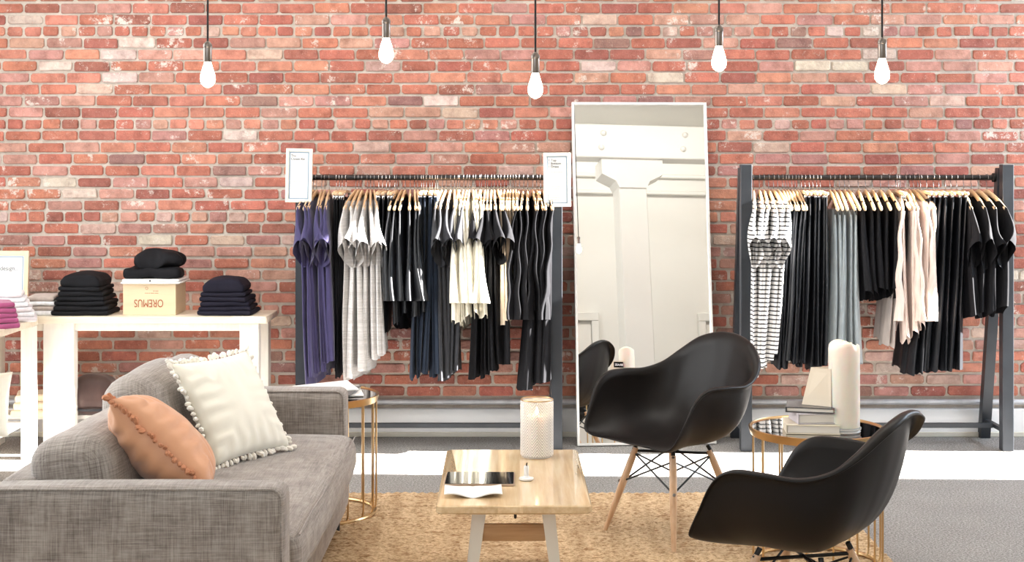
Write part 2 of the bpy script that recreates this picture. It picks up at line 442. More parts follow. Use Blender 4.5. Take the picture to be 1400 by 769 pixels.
# left wall with a window opening, back wall with an unseen window added for fill and two doors, right wall with a window and a glass door
def wall_with_holes(name, axis, at, a0, a1, holes, th=.14):
    """boxes round rectangular openings; axis 'x' = wall plane at x=at running along y"""
    mb = MB(); cuts = sorted(set([a0, a1] + [h[0] for h in holes] + [h[1] for h in holes]))
    for p, q in zip(cuts, cuts[1:]):
        hs = sorted([(h[2], h[3]) for h in holes if h[0] <= p and h[1] >= q])
        z = 0.
        for lo, hi in hs + [(CZ, CZ)]:
            if lo - z > .001:
                c = (p + q) / 2; cz = (z + lo) / 2
                if axis == 'x': mb.box((at, c, cz), (th, q - p, lo - z), 0)
                else: mb.box((c, at, cz), (q - p, th, lo - z), 0)
            z = hi
    return struct(name, mb, M['gloss_wall'])
wall_with_holes('wall_left', 'x', XL - .07, BY, WY, [(3.8, 7.4, .5, 3.3)])
wall_with_holes('wall_right', 'x', XR + .07, BY, WY, [(7.03, 7.76, .03, 4.15)])
wall_with_holes('wall_front', 'y', BY - .07, XL, XR, [(-3.4, -.4, .8, 3.5)])
def window(name, axis, at, a0, a1, z0, z1, nv, parent_pane=True):
    mb = MB(); c = (a0 + a1) / 2; cz = (z0 + z1) / 2; f = .06
    def bx(ca, cz_, da, dz, d=.08):
        if axis == 'x': mb.box((at, ca, cz_), (d, da, dz), .004)
        else: mb.box((ca, at, cz_), (da, d, dz), .004)
    bx(a0 + .02, cz, .04, z1 - z0); bx(a1 - .02, cz, .04, z1 - z0); bx(c, z0 + .02, a1 - a0 - .08, .04); bx(c, z1 - .02, a1 - a0 - .08, .04)
    for k in range(1, nv): bx(a0 + (a1 - a0) * k / nv, cz, .04, z1 - z0 - .08)
    o = mb.obj(name, M['white_wall']); o['kind'] = 'structure'
    g = MB()
    if axis == 'x': g.box((at, c, cz), (.006, a1 - a0 - .08, z1 - z0 - .08), 0)
    else: g.box((c, at, cz), (a1 - a0 - .08, .006, z1 - z0 - .08), 0)
    g.obj('pane', M['pane'], o)
window('window_1', 'x', XL - .10, 3.8, 7.4, .5, 3.3, 3)
window('fill_window', 'y', BY - .10, -3.4, -.4, .8, 3.5, 3)  # unseen window, added to go with the front fill light
# skirting plinth, conduit
struct('baseboard_back', MB().box(((XL + XR) / 2, WY - .02, .08), (XR - XL, .06, .16), .004), M['plinth'])
struct('trim_1', MB().box(((XL + XR) / 2, WY - .055, .014), (XR - XL, .02, .028), .003), M['cream_paint'])
pipe = MB().tube([(XL, WY - .035, .20), (XR, WY - .035, .20)], .016, 10)
tag(pipe.obj('conduit_pipe', M['pipe'], None, True), 'thin grey conduit pipe running along the foot of the brick wall', 'pipe')
# bricks: running bond with a header course every eighth row
rnd = random.Random(3)
TINTS = [((.43, .150, .100), 6), ((.38, .122, .085), 5), ((.47, .190, .130), 4), ((.47, .245, .19), 3.4), ((.30, .100, .075), 2.2),
         ((.40, .195, .165), 3.2), ((.50, .34, .28), 1.2), ((.55, .44, .38), .6), ((.27, .14, .12), .7)]
def tint():
    c = rnd.choices([t[0] for t in TINTS], [t[1] for t in TINTS])[0]; k = rnd.uniform(.88, 1.12)
    return (min(1, c[0] * k), min(1, c[1] * k * rnd.uniform(.92, 1.08)), min(1, c[2] * k))
def brick_geo(w_, h, rr):
    """12-sided rough block: worn outline at the wall, smaller proud face; the y=0 plane is the mortar"""
    hx, hz = w_ / 2, h / 2; j = lambda s: rr.uniform(-s, s)
    out = []
    for sx, sz in ((-1, -1), (1, -1), (1, 1), (-1, 1)):
        c = rr.uniform(.004, .012)
        a = (sx * (hx - c) , sz * hz + j(.0015)); b = (sx * hx + j(.002), sz * (hz - c))
        out += [a, b] if sx * sz < 0 else [b, a]
    # order round the outline
    out.sort(key=lambda p: math.atan2(p[1] / hz, p[0] / hx))
    d = rr.uniform(.007, .013)
    v = [(x, .004, z) for x, z in out] + [(x, -d * .72, z) for x, z in out]
    v += [(x * (1 - .0045 / hx), -d + j(.0012), z * (1 - .0045 / hz)) for x, z in out]
    n = len(out); f = []
    for L in range(2):
        for k in range(n): k2 = (k + 1) % n; f.append((L * n + k, L * n + k2, (L + 1) * n + k2, (L + 1) * n + k))
    f.append(tuple(2 * n + k for k in range(n)))
    return v, f
variants = {}
for kind, wb in (('s', .2015), ('h', .092)):
    variants[kind] = []
    for k in range(10):
        v, f = brick_geo(wb, .0560, rnd); me = bpy.data.meshes.new('brick'); me.from_pydata(v, [], f); me.materials.append(M['brick']); me.update()
        variants[kind].append(me)
CH = 15.86 / 232.5
many = MB(); tints = []; singles = 0; lays = []
for k in range(-20, 36):
    zc = 1.6 + (223 - 11.4 - 15.86 * k) / 232.5
    if zc < .20 or zc > CZ - .03: continue
    header = (k % 8 == 2)
    pitch = .107 if header else .2125
    off = (8.6 if k % 2 else 37) / 232.5 + (.02 * math.sin(k * 2.3))
    x = XL - .1 - pitch
    n0 = math.floor((XL + 3.0 - off) / pitch); x = -3.0 - 3.011 + 3.0 + off + n0 * pitch
    while x < XR + .1:
        w_ = pitch * rnd.uniform(.965, 1.035) if not header else pitch * rnd.uniform(.94, 1.06)
        cx = x + w_ / 2
        lays.append((cx, zc + rnd.uniform(-.002, .002), w_, header, k)); x += w_
# the 300 bricks drawn singly: clear upper courses in the middle of the frame
cand = [l for l in lays if 0 <= l[4] <= 13 and abs(l[0]) < 2.6 and not l[3]]
cand.sort(key=lambda l: l[4]); single = set(id(l) for l in cand[:296])
for l in lays:
    cx, cz, w_, header, k = l
    if cx - w_ / 2 < XL or cx + w_ / 2 > XR: continue
    c = tint()
    if id(l) in single:
        me = rnd.choice(variants['s']); o = bpy.data.objects.new('brick', me); COL.objects.link(o); o.parent = wall
        o.location = (cx, WY, cz); o.scale = ((w_ - .011) / .2015, 1, 1); o.color = (*c, 1)
        o.rotation_euler = (0, rnd.uniform(-.006, .006), 0)
    else:
        v, f = brick_geo(w_ - .013 - rnd.uniform(0, .005), .0545 + rnd.uniform(-.003, .002), rnd)
        n = len(v); many.add([(p[0] + cx, p[1] + WY, p[2] + cz) for p in v], f); tints += [c] * n
bo = many.obj('brick', M['brick_many'], wall); bo['kind'] = 'stuff'
ca = bo.data.color_attributes.new('tint', 'FLOAT_COLOR', 'POINT')
ca.data.foreach_set('color', np.array([(*c, 1) for c in tints], dtype=np.float32).ravel())
# ------------------------------------------------------------ what the mirror sees behind the camera: column, beam, doors
col = MB(); CX, CY = 2.635, .50
col.box((CX, CY, 1.75), (.33, .30, 3.50), .01)
struct('column', col, M['gloss_wall'])
cap = thing('column_capital', 'white cast bracket between column top and riveted beam, in the mirror', 'bracket', (CX, CY, 3.42))
poly = [(-.16, 0), (.16, 0), (.20, .08), (.36, .16), (.36, .34), (-.36, .34), (-.36, .16), (-.20, .08)]
m = MB(); m.prism(poly, -.17, .17); m.obj('bracket', M['gloss_wall'], cap, rot=(R(90), 0, 0))
beam = MB().box(((XL + XR) / 2, CY + .10, 3.96), (XR - XL, .22, .40), .01)
bo_ = struct('beam', beam, M['gloss_wall'])
for bx_ in (-1.6, -.6, .4, 1.3, 2.27, 3.24, 4.2):
    for bz in (3.88, 4.05):
        MB().lathe([(.036, 0), (.034, .012), (.022, .026), (.004, .032)], 12).obj('rivet', M['gloss_wall'], bo_, True, (bx_ + (0 if bz < 3.9 else .03), CY - .01 + .22, bz), (R(-90), 0, 0))
struct('trim_2', MB().box(((XL + XR) / 2, BY + .03, 3.78), (XR - XL, .06, .05), .01), M['gloss_wall'])
struct('trim_3', MB().box(((XL + XR) / 2, BY + .03, 4.00), (XR - XL, .05, .05), .01), M['gloss_wall'])
for i, dx in enumerate((2.03, 4.31)):
    d = thing('door', 'x', 'door', (dx, BY, 0)); del d['label']; del d['category']; d['kind'] = 'structure'; d.name = 'door_%d' % (i + 1)
    MB().box((0, .03, 1.05), (.82, .04, 2.10), .005).obj('door_panel', M['white_wall'], d)
    fr = MB(); fr.box((-.46, .04, 1.07), (.09, .07, 2.139), .006); fr.box((.46, .04, 1.07), (.09, .07, 2.139), .006); fr.box((0, .04, 2.19), (1.01, .08, .10), .006)
    fr.obj('door_frame', M['gloss_wall'], d)
    MB().tube([(.33, .05, 1.05), (.33, .10, 1.05), (.24, .10, 1.05)], .010, 8).obj('door_handle', M['chrome'], d, True)
# ------------------------------------------------------------ leaning mirror
A = R(7.7)
MR = thing('leaning_mirror', 'tall white-framed mirror leaning against the brick wall between two clothes racks', 'mirror', (.7635, 7.995, .003), rot=(-A, 0, R(4.6)))
mw, mh = .795, 1.968
fr = MB()
for sx in (-1, 1): fr.box((sx * (mw / 2 - .007), 0, mh / 2), (.014, .03, mh), .002)
fr.box((0, 0, .007), (mw - .028, .03, .014), .002); fr.box((0, 0, mh - .007), (mw - .028, .03, .014), .002)
fr.obj('frame', M['white_plastic'], MR)
MB().box((0, .002, mh / 2), (mw - .028, .006, mh - .028), 0).obj('glass', M['mirror'], MR)
MB().box((0, .012, mh / 2), (mw - .028, .006, mh - .028), 0).obj('backing', M['wire'], MR)

# ------------------------------------------------------------ pendants
PEND = [(284, 60, 6.0), (528, 27, 6.0), (732, 75, 6.0), (983, 38, 6.0), (1206, 55, 6.0)]
PEND = [(a_, b_, 4.45) for a_, b_, c_ in PEND]; PS = 4.45 / 6.0
def pendant(x, y, ztop, label):
    t = thing('pendant_lamp', label, 'lamp', (x, y, CZ), group='bare bulb pendants')
    dz = ztop - CZ
    MB().lathe([(.001, -.03), (.05, -.028), (.055, -.005), (.055, 0)], 20).obj('ceiling_rose', M['socket'], t, True)
    MB().tube([(0, 0, -.02), (0, 0, dz)], .0034, 8).obj('cord', M['cord'], t, True)
    sc = lambda pr: [(r * PS, z * PS) for r, z in pr]
    MB().lathe(sc([(.006, .012), (.010, .008), (.0175, 0), (.0195, -.006), (.0195, -.014), (.0175, -.016), (.0180, -.075), (.0165, -.078), (.001, -.078)]), 20, (0, 0, dz)).obj('socket', M['socket'], t, True)
    MB().lathe(sc([(.012, -.074), (.016, -.085), (.022, -.105), (.0295, -.130), (.0320, -.150), (.029, -.166), (.020, -.178), (.008, -.185), (.001, -.186)]), 20, (0, 0, dz)).obj('bulb', M['bulb'], t, 'all')
names = ['leftmost hanging bare bulb, over the folded clothes table', 'bare bulb hanging highest, above the left clothes rack',
         'bare bulb hanging lowest, just left above the mirror', 'bare bulb hanging just above the right edge of the mirror', 'rightmost hanging bare bulb, above the right clothes rack']
for (px, py, Y), nm in zip(PEND, names):
    pendant((px - 700) / F * Y, Y, 1.6 + (223 - py) * Y / F, nm)
# ------------------------------------------------------------ rug
def rug():
    x0, x1, y0, y1 = -1.95, 1.52, 3.7, 6.757
    nx, ny = 380, 640
    X = np.linspace(0, x1 - x0, nx + 1); Y = np.linspace(0, y1 - y0, ny + 1)
    gx, gy = np.meshgrid(X, Y)
    rg = np.random.default_rng(5); row = gy / .033; ri = np.floor(row).astype(int); ph = ri * 2.4
    hgt = rg.uniform(.6, 1.3, ri.max() + 1)[ri]; big = rg.uniform(-1, 1, gx.shape)
    z = .003 + .0130 * hgt * np.abs(np.sin(row * np.pi)) ** .7 * (1 + .18 * np.sin(gx * 2 * np.pi / .041 + ph)) + .0006 * big + .0012 * np.sin(gx * 31 + gy * 17)
    edge = np.minimum(np.minimum(gx, x1 - x0 - gx), np.minimum(gy, y1 - y0 - gy)); z = np.where(edge < .03, z + .004 * np.sin(edge / .03 * np.pi), z); z = np.where(edge <= 0, 0.0, z)
    wob = .004 * np.sin(gx * 9) + .003 * np.sin(gx * 23)
    gy2 = gy + wob
    co = np.stack([gx, gy2, z], -1).reshape(-1, 3)
    me = bpy.data.meshes.new('rug'); me.vertices.add(len(co)); me.vertices.foreach_set('co', co.ravel().astype(np.float32))
    i = np.arange(ny)[:, None] * (nx + 1) + np.arange(nx)[None, :]
    q = np.stack([i, i + 1, i + nx + 2, i + nx + 1], -1).reshape(-1)
    nf = nx * ny; me.loops.add(nf * 4); me.loops.foreach_set('vertex_index', q.astype(np.int32))
    me.polygons.add(nf); me.polygons.foreach_set('loop_start', np.arange(nf, dtype=np.int32) * 4); me.polygons.foreach_set('loop_total', np.full(nf, 4, dtype=np.int32))
    me.update(calc_edges=True); me.validate()
    return tag(link('rug', me, M['jute'], None, 'all', (x0, y0, .001)), 'coarse woven tan jute rug under the seating', 'rug')
rug()

# ------------------------------------------------------------ moulded armchairs
def catmull(P, n):
    out = []; m = len(P)
    for i in range(m):
        p0, p1, p2, p3 = [Vector(P[(i + k - 1) % m]) for k in range(4)]
        for k in range(n):
            t = k / n
            out.append(.5 * ((2 * p1) + (p2 - p0) * t + (2 * p0 - 5 * p1 + 4 * p2 - p3) * t * t + (3 * p1 - p0 - 3 * p2 + p3) * t ** 3))
    return out
HALF = [  # x, y(front +), z, flange
    (0, .275, .425, .000), (.13, .272, .425, .000), (.225, .272, .424, .006), (.268, .262, .448, .012), (.286, .218, .530, .014), (.296, .165, .622, .020), (.303, .100, .664, .024),
    (.308, .00, .668, .026), (.300, -.10, .664, .024), (.272, -.185, .688, .024), (.225, -.240, .738, .036), (.150, -.280, .798, .042), (.070, -.302, .828, .036)]
def shell_mesh():
    P = [HALF[0]] + HALF[1:] + [(0, -.306, .836, .030)] + [(-x, y, z, f) for x, y, z, f in reversed(HALF[1:])]
    ring = catmull([Vector((p[0], p[1], p[2])) for p in P], 7)
    fl = catmull([Vector((p[3], 0, 0)) for p in P], 7)
    nr = 20; v = []; f = []; n = len(ring); c = Vector((0, .03, .398))
    for i, r in enumerate(ring):
        rise = max(0, min(1, (r.z - .425) / .2)); back = max(0, min(1, (r.z - .67) / .15))
        d = Vector((r.x - c.x, r.y - c.y, 0))
        p1 = c + d * (.62 - .02 * rise); p1.z = c.z - .004
        p2 = c + d * (.99 - .02 * rise - .16 * back); p2.z = c.z + (r.z - c.z) * (.10 + .10 * back) + .02 * (1 - rise)
        for k in range(1, nr + 1):
            t = k / nr
            q = c * (1 - t) ** 3 + p1 * 3 * t * (1 - t) ** 2 + p2 * 3 * t * t * (1 - t) + r * t ** 3
            v.append(q)
        dn = d.normalized(); fv = max(0, fl[i].x)
        v.append(r + dn * fv * .35 + Vector((0, 0, fv * .16)))
        v.append(r + dn * fv * .75 + Vector((0, 0, fv * .12)))
        v.append(r + dn * fv * 1.05 + Vector((0, 0, -fv * .20)))
    L = nr + 3
    for i in range(n):
        j = (i + 1) % n
        for k in range(L - 1): f.append((i * L + k, i * L + k + 1, j * L + k + 1, j * L + k))
    ci = len(v); v.append(c)
    for i in range(n): f.append((ci, i * L, ((i + 1) % n) * L))
    me = bpy.data.meshes.new('shell'); me.from_pydata([p[:] for p in v], [], f); me.update()
    # give the shell its thickness
    bm = bmesh.new(); bm.from_mesh(me); bmesh.ops.recalc_face_normals(bm, faces=bm.faces[:])
    bmesh.ops.solidify(bm, geom=bm.faces[:], thickness=.0055)
    bm.to_mesh(me); bm.free(); return me
def armchair(loc, rz, label):
    t = thing('armchair', label, 'chair', loc, rz)
    link('shell', shell_mesh(), M['shell'], t, 'all')
    tops = {}; mids = {}
    for k, (sx, sy) in enumerate(((-1, 1), (1, 1), (1, -1), (-1, -1))):
        a = Vector((sx * .115, sy * .105 + .01, .365)); b = Vector((sx * .215, sy * .205, .0))
        L = b - a
        leg = MB().tube([a, a + L * .12, a + L * .45, a + L * .98, b], [.0125, .0155, .0165, .0105, .0095], 12).obj('leg', M['beech'], t, True)
        tops[k] = a + L * .06; mids[k] = a + L * .40
        MB().lathe([(.007, -.0005), (.007, .004), (.001, .005)], 10).obj('bolt', M['dark_hook'], leg, True, mids[k] + Vector((sx * .014, sy * .010, 0)), (0, R(90) * sx, 0))
    for k in range(4):
        j = (k + 1) % 4
        MB().tube([tops[k], mids[j]], .0042, 6).obj('strut', M['wire'], t, True)
        MB().tube([tops[j], mids[k]], .0042, 6).obj('strut', M['wire'], t, True)
    m = MB()
    for k in range(4):
        s = tops[k]; m.tube([s + Vector((0, 0, -.012)), s + Vector((0, 0, .015)), Vector((s.x * .9, s.y * .9, .387))], [.009, .009, .009], 8)
    m.tube([tops[0] + Vector((0, 0, .008)), tops[2] + Vector((0, 0, .008))], .006, 8); m.tube([tops[1] + Vector((0, 0, .008)), tops[3] + Vector((0, 0, .008))], .006, 8)
    m.obj('bracket', M['wire'], t, True)
    return t
armchair((.694, 6.045, .012), math.atan2(.80, -.60), 'dark moulded armchair on dowel legs facing the coffee table, in front of the mirror')
armchair((.925, 4.43, .012), math.atan2(.82, .57), 'black moulded armchair seen from behind, nearest the camera at right')

fm, fnt, fb = new_mat('flame'); fb.inputs['Emission Color'].default_value = (1, .72, .38, 1); fb.inputs['Emission Strength'].default_value = 30; M['flame'] = fm
# ------------------------------------------------------------ coffee table
CT = thing('coffee_table', 'low maple coffee table with pale splayed legs on the jute rug', 'table', (.004, 5.195, .013), R(.4))
def rrect(x0, x1, y0, y1, r, cor):
    pts = []
    for (cx, cy, a0, key) in ((x1 - r, y1 - r, 0, 'tr'), (x0 + r, y1 - r, 90, 'tl'), (x0 + r, y0 + r, 180, 'bl'), (x1 - r, y0 + r, 270, 'br')):
        if key in cor:
            for k in range(6): a = R(a0 + 18 * k); pts.append((cx + r * math.cos(a), cy + r * math.sin(a)))
        else: pts.append(({'tr': x1, 'br': x1}.get(key, x0), {'tr': y1, 'tl': y1}.get(key, y0)))
    return pts
def chamfer_slab(mb, poly, z0, z1, b=.004):
    n = len(poly); cx = sum(p[0] for p in poly) / n; cy = sum(p[1] for p in poly) / n
    def inset(e): return [(x - e * (1 if x > cx else -1), y - e * (1 if y > cy else -1)) for x, y in poly]
    lay = [(inset(b), z0), (poly, z0 + b), (poly, z1 - b), (inset(b), z1)]
    v = [(x, y, z) for p, z in lay for x, y in p]; f = [tuple(range(n - 1, -1, -1)), tuple(3 * n + k for k in range(n))]
    for L in range(3):
        for k in range(n): f.append((L * n + k, L * n + (k + 1) % n, (L + 1) * n + (k + 1) % n, (L + 1) * n + k))
    mb.add(v, f)
xs = [-.262, -.165, -.055, .030, .125, .205, .262]
for k in range(6):
    x0, x1 = xs[k], xs[k + 1]; m = MB(); poly = rrect(x0, x1, -.465, .465, .022, ('tl', 'bl') if k == 0 else ('tr', 'br') if k == 5 else ())
    n = len(poly)
    lay = []
    for z, e in ((.409, .004), (.413, 0), (.433, 0), (.437, .004)):
        lay += [(x - (e if (k == 5 and x > 0) else 0) + (e if (k == 0 and x < 0) else 0) if abs(x) > .25 else x, y - e * (1 if y > 0 else -1), z) for x, y in poly]
    f = [tuple(range(n - 1, -1, -1)), tuple(3 * n + i for i in range(n))]
    for L in range(3):
        for i in range(n): f.append((L * n + i, L * n + (i + 1) % n, (L + 1) * n + (i + 1) % n, (L + 1) * n + i))
    m.add(lay, f); m.obj('stave', M['maple'], CT, True)
MB().box((0, 0, .400), (.40, .80, .018), .004).obj('apron', M['maple'], CT)
legs = []
for sx in (-1, 1):
    for sy in (-1, 1):
        a = Vector((sx * .118, sy * .33, .392)); b = Vector((sx * .165, sy * .36, .0))
        hw = .021
        v = []
        for p, q in ((a, .023), (b, .014)):
            v += [(p.x - q, p.y - q, p.z), (p.x + q, p.y - q, p.z), (p.x + q, p.y + q, p.z), (p.x - q, p.y + q, p.z)]
        bm = MB(); bm.add(v, [(3, 2, 1, 0)[::-1], (4, 5, 6, 7)[::-1], (0, 1, 5, 4)[::-1], (1, 2, 6, 5)[::-1], (2, 3, 7, 6)[::-1], (3, 0, 4, 7)[::-1]])
        bm.obj('leg', M['cream_paint'], CT)
for sy in (-1, 1): MB().box((0, sy * .335, .315), (.215, .018, .058), .002).obj('cross_rail', M['oak_bar'], CT)
MB().tube([(.006, -.25, .392), (.006, -.25, .345), (.006, .25, .345), (.006, .25, .392)], .005, 8).obj('brace_rod', M['rack_metal'], CT, True)
TZ = .4505
# hurricane glass with embossed herringbone
def hurricane():
    t = thing('candle_lantern', 'cylindrical herringbone glass candle holder with bronze rim on the coffee table', 'candle holder', (.0975, 5.525, TZ))
    n, h, r, H = 180, 150, .063, .222; v = []; f = []; rd = []
    for i in range(h + 1):
        z = H * i / h
        for k in range(n):
            a = 2 * PI * k / n; s = (a * 5 / PI) % 1.0; tri = abs(s - .5) * 2
            wv = ((z / .0115) + tri * 2.4) % 1.0; d = .0024 * max(0, 1 - abs(wv - .5) * 2.6)
            if z < .006 or z > H - .006: d = 0
            v.append(((r + d) * math.cos(a), (r + d) * math.sin(a), z + .002)); rd.append(d / .0024)
    for i in range(h):
        for k in range(n): k2 = (k + 1) % n; f.append((i * n + k, i * n + k2, (i + 1) * n + k2, (i + 1) * n + k))
    m = MB(); m.add(v, f); m.lathe([(.001, .003), (r - .003, .003), (r - .003, H - .002)], n, caps=False); go = m.obj('glass', M['etched_glass'], t, 'all')
    at_ = go.data.attributes.new('ridge', 'FLOAT', 'POINT'); at_.data.foreach_set('value', np.array(rd + [0.0] * (len(m.v) - len(rd)), dtype=np.float32))
    MB().tube([(r * math.cos(2 * PI * k / 48), r * math.sin(2 * PI * k / 48), H + .002) for k in range(48)], .0022, 6, True).obj('rim', M['brass'], t, True)
    c = thing('pillar_candle', 'cream pillar candle inside the herringbone glass', 'candle', (.0975, 5.525, TZ + .0045))
    MB().lathe([(.001, 0), (.040, 0), (.0405, .003), (.0405, .150), (.038, .156), (.030, .150), (.001, .148)], 28).obj('wax', M['candle'], c, True)
    MB().tube([(0, 0, .147), (.001, 0, .160)], .0012, 6).obj('wick', M['wick'], c)
    MB().lathe([(.001, .158), (.005, .163), (.0062, .170), (.004, .180), (.0008, .190)], 12).obj('flame', M['flame'], c, 'all')
hurricane()
t = thing('chamber_candlestick', 'small white candlestick dish with a dark burnt wick on the coffee table', 'candlestick', (.052, 5.115, TZ))
MB().lathe([(.001, 0), (.022, 0), (.0265, .003), (.0265, .008), (.0225, .0075), (.012, .010), (.011, .014), (.0085, .016), (.001, .0162)], 28).obj('dish', M['white_plastic'], t, True)
MB().lathe([(.0085, .014), (.0088, .050), (.0072, .052), (.0068, .044), (.001, .044)], 20).obj('tube', M['white_plastic'], t, True)
MB().tube([(0, 0, .044), (.001, 0, .058), (.003, 0, .063)], [.0018, .0024, .0016], 6).obj('wick', M['wick'], t)
# tablet and leaflet
t = thing('tablet', 'black glossy tablet lying flat on the coffee table', 'tablet', (-.116, 5.115, TZ), R(-.5))
m = MB(); chamfer_slab(m, rrect(-.126, .126, -.10, .10, .008, ('tl', 'tr', 'bl', 'br')), 0, .0075, .0015); m.obj('body', M['tablet_body'], t)
m = MB(); chamfer_slab(m, rrect(-.122, .122, -.096, .096, .006, ('tl', 'tr', 'bl', 'br')), .0076, .0086, .0003); m.obj('screen', M['screen'], t)
def leaflet():
    v = []; f = []; nx, ny = 24, 8
    for L in range(2):
        for j in range(ny + 1):
            for i in range(nx + 1):
                x = -.1 + .2 * i / nx; y = -.075 + .15 * j / ny; u = abs(x) / .1
                z = .003 + .012 * math.sin(u * PI * .55) * (1 - .3 * j / ny) + .003 * math.sin(x * 50 + y * 20)
                v.append((x, y, z - (0 if L else .0022 + .008 * u * (1 - u)) ))
    def ix(L, i, j): return L * (nx + 1) * (ny + 1) + j * (nx + 1) + i
    for j in range(ny):
        for i in range(nx):
            f.append((ix(1, i, j), ix(1, i + 1, j), ix(1, i + 1, j + 1), ix(1, i, j + 1))); f.append((ix(0, i, j + 1), ix(0, i + 1, j + 1), ix(0, i + 1, j), ix(0, i, j)))
    for i in range(nx): f.append((ix(0, i, 0), ix(0, i + 1, 0), ix(1, i + 1, 0), ix(1, i, 0))); f.append((ix(1, i, ny), ix(1, i + 1, ny), ix(0, i + 1, ny), ix(0, i, ny)))
    for j in range(ny): f.append((ix(1, 0, j), ix(1, 0, j + 1), ix(0, 0, j + 1), ix(0, 0, j)))
    for j in range(ny): f.append((ix(0, nx, j), ix(0, nx, j + 1), ix(1, nx, j + 1), ix(1, nx, j)))
    m = MB(); m.add(v, f); return m
tag(leaflet().obj('leaflet', M['paper'], None, True, (-.135, 4.91, TZ + .001), (0, 0, R(2))), 'white folded leaflet lying in front of the tablet', 'leaflet')

# ------------------------------------------------------------ brass side tables
def side_table(loc, r, h, nrod, label, a0=0):
    t = thing('side_table', label, 'table', loc)
    MB().tube([((r - .008) * math.cos(2 * PI * k / 64), (r - .008) * math.sin(2 * PI * k / 64), .010) for k in range(64)], .009, 8, True).obj('base_ring', M['brass'], t, True)
    MB().lathe([(r - .012, h - .032), (r + .002, h - .030), (r + .008, h - .012), (r + .010, h), (r + .004, h + .002), (r, h - .004), (r - .012, h - .008), (r - .012, h - .032)], 64, caps=False).obj('rim', M['brass'], t, True)
    MB().lathe([(.001, h - .012), (r - .010, h - .012), (r - .004, h - .004), (.001, h - .004)], 64).obj('mirror_top', M['table_mirror'], t, True)
    for k in range(nrod):
        a = 2 * PI * k / nrod + a0; x, y = (r - .004) * math.cos(a), (r - .004) * math.sin(a)
        MB().tube([(x, y, h - .02), (x, y, .06), (x * .99, y * .99, .03), (x * .955, y * .955, .010)], .0042, 8).obj('rod', M['brass'], t, True)
    return t
side_table((-.875, 6.40, .012), .262, .54, 18, 'round brass rod side table with magazines, behind the sofa arm', .12)
side_table((1.200, 5.555, .012), .256, .548, 16, 'round brass rod side table with mirror top, between the two armchairs', .03)
def magazine(loc, rz, w_, d, h, label, mat):
    o = MB(); chamfer_slab(o, rrect(-w_ / 2, w_ / 2, -d / 2, d / 2, .003, ()), 0, h, .001)
    # curled corner
    o.v = [(x, y, z + .012 * max(0, (x / w_ + y / d)) ** 2) for x, y, z in o.v]
    return tag(o.obj('magazine', mat, None, False, loc, (0, 0, rz)), label, 'magazine', 'magazines on the brass table')
magazine((-.83, 6.42, .551), R(12), .29, .22, .006, 'white magazine lowest of three on the brass side table', M['paper'])
magazine((-.84, 6.40, .561), R(-8), .27, .21, .005, 'dark-covered magazine in the middle of the pile beside the sofa', M['dark_cover'])
magazine((-.85, 6.43, .571), R(22), .26, .20, .006, 'white magazine on top of the pile beside the sofa', M['paper'])
def book(loc, rz, w_, d, h, cover, label):
    t = thing('book', label, 'book', loc, rz, 'books on the brass table')
    m = MB(); m.box((0, 0, .002), (w_, d, .004), .001); m.box((0, 0, h - .002), (w_, d, .004), .001); m.box((-w_ / 2 + .002, 0, h / 2), (.004, d, h - .008), .001)
    m.obj('cover', cover, t); MB().box((.001, 0, h / 2), (w_ - .010, d - .010, h - .009), .001).obj('pages', M['page'], t)
    return t
HZ = .012 + .548
book((1.165, 5.50, HZ - .003), R(-6), .205, .17, .036, M['cream_cover'], 'thick cream book at the bottom of the pile by the candle')
book((1.170, 5.50, HZ + .034), R(4), .150, .14, .040, M['lilac_cover'], 'grey book in the middle of the pile by the candle')
book((1.165, 5.51, HZ + .075), R(-14), .185, .15, .022, M['dark_cover'], 'dark-covered book on top of the pile by the candle')
card = MB()
for s in (-1, 1):
    v = [(-.055, s * .002, 0), (.055, s * .045, 0), (.055, s * .040, .145), (-.02, s * .002, .145), (-.055, s * .002 - .0015, 0), (.055, s * .045 - .0015, 0), (.055, s * .040 - .0015, .145), (-.02, s * .002 - .0015, .145)]
    card.add(v, [(0, 1, 2, 3), (7, 6, 5, 4), (0, 4, 5, 1), (1, 5, 6, 2), (2, 6, 7, 3), (3, 7, 4, 0)])
cdt = thing('folded_card', 'cream folded card standing open on the top book', 'card', (1.185, 5.50, HZ + .098), R(-10))
card.obj('card', M['card'], cdt)
bk = MB().box((.014, .046, .112), (.078, .004, .042), .001).obj('black_panel', M['screen'], cdt)
text_obj('lettering', 'BRASS', .024, M['paper'], cdt, (.050, .0486, .103), (R(90), 0, R(180)), bold=.0006)
t = thing('candle_dish', 'clear glass dish under the tall white candle', 'dish', (1.335, 5.475, HZ - .003))
MB().lathe([(.001, 0), (.055, 0), (.064, .004), (.060, .010), (.066, .014), (.066, .019), (.001, .019)], 36).obj('glass', M['clear_dish'], t, True)
t = thing('pillar_candle', 'tall thick white pillar candle on the brass side table', 'candle', (1.305, 5.475, HZ + .017))
t.location = (1.305, 5.475, HZ + .017)
bpy.data.objects['candle_dish'].location.x = 1.288; t.location.x = 1.288
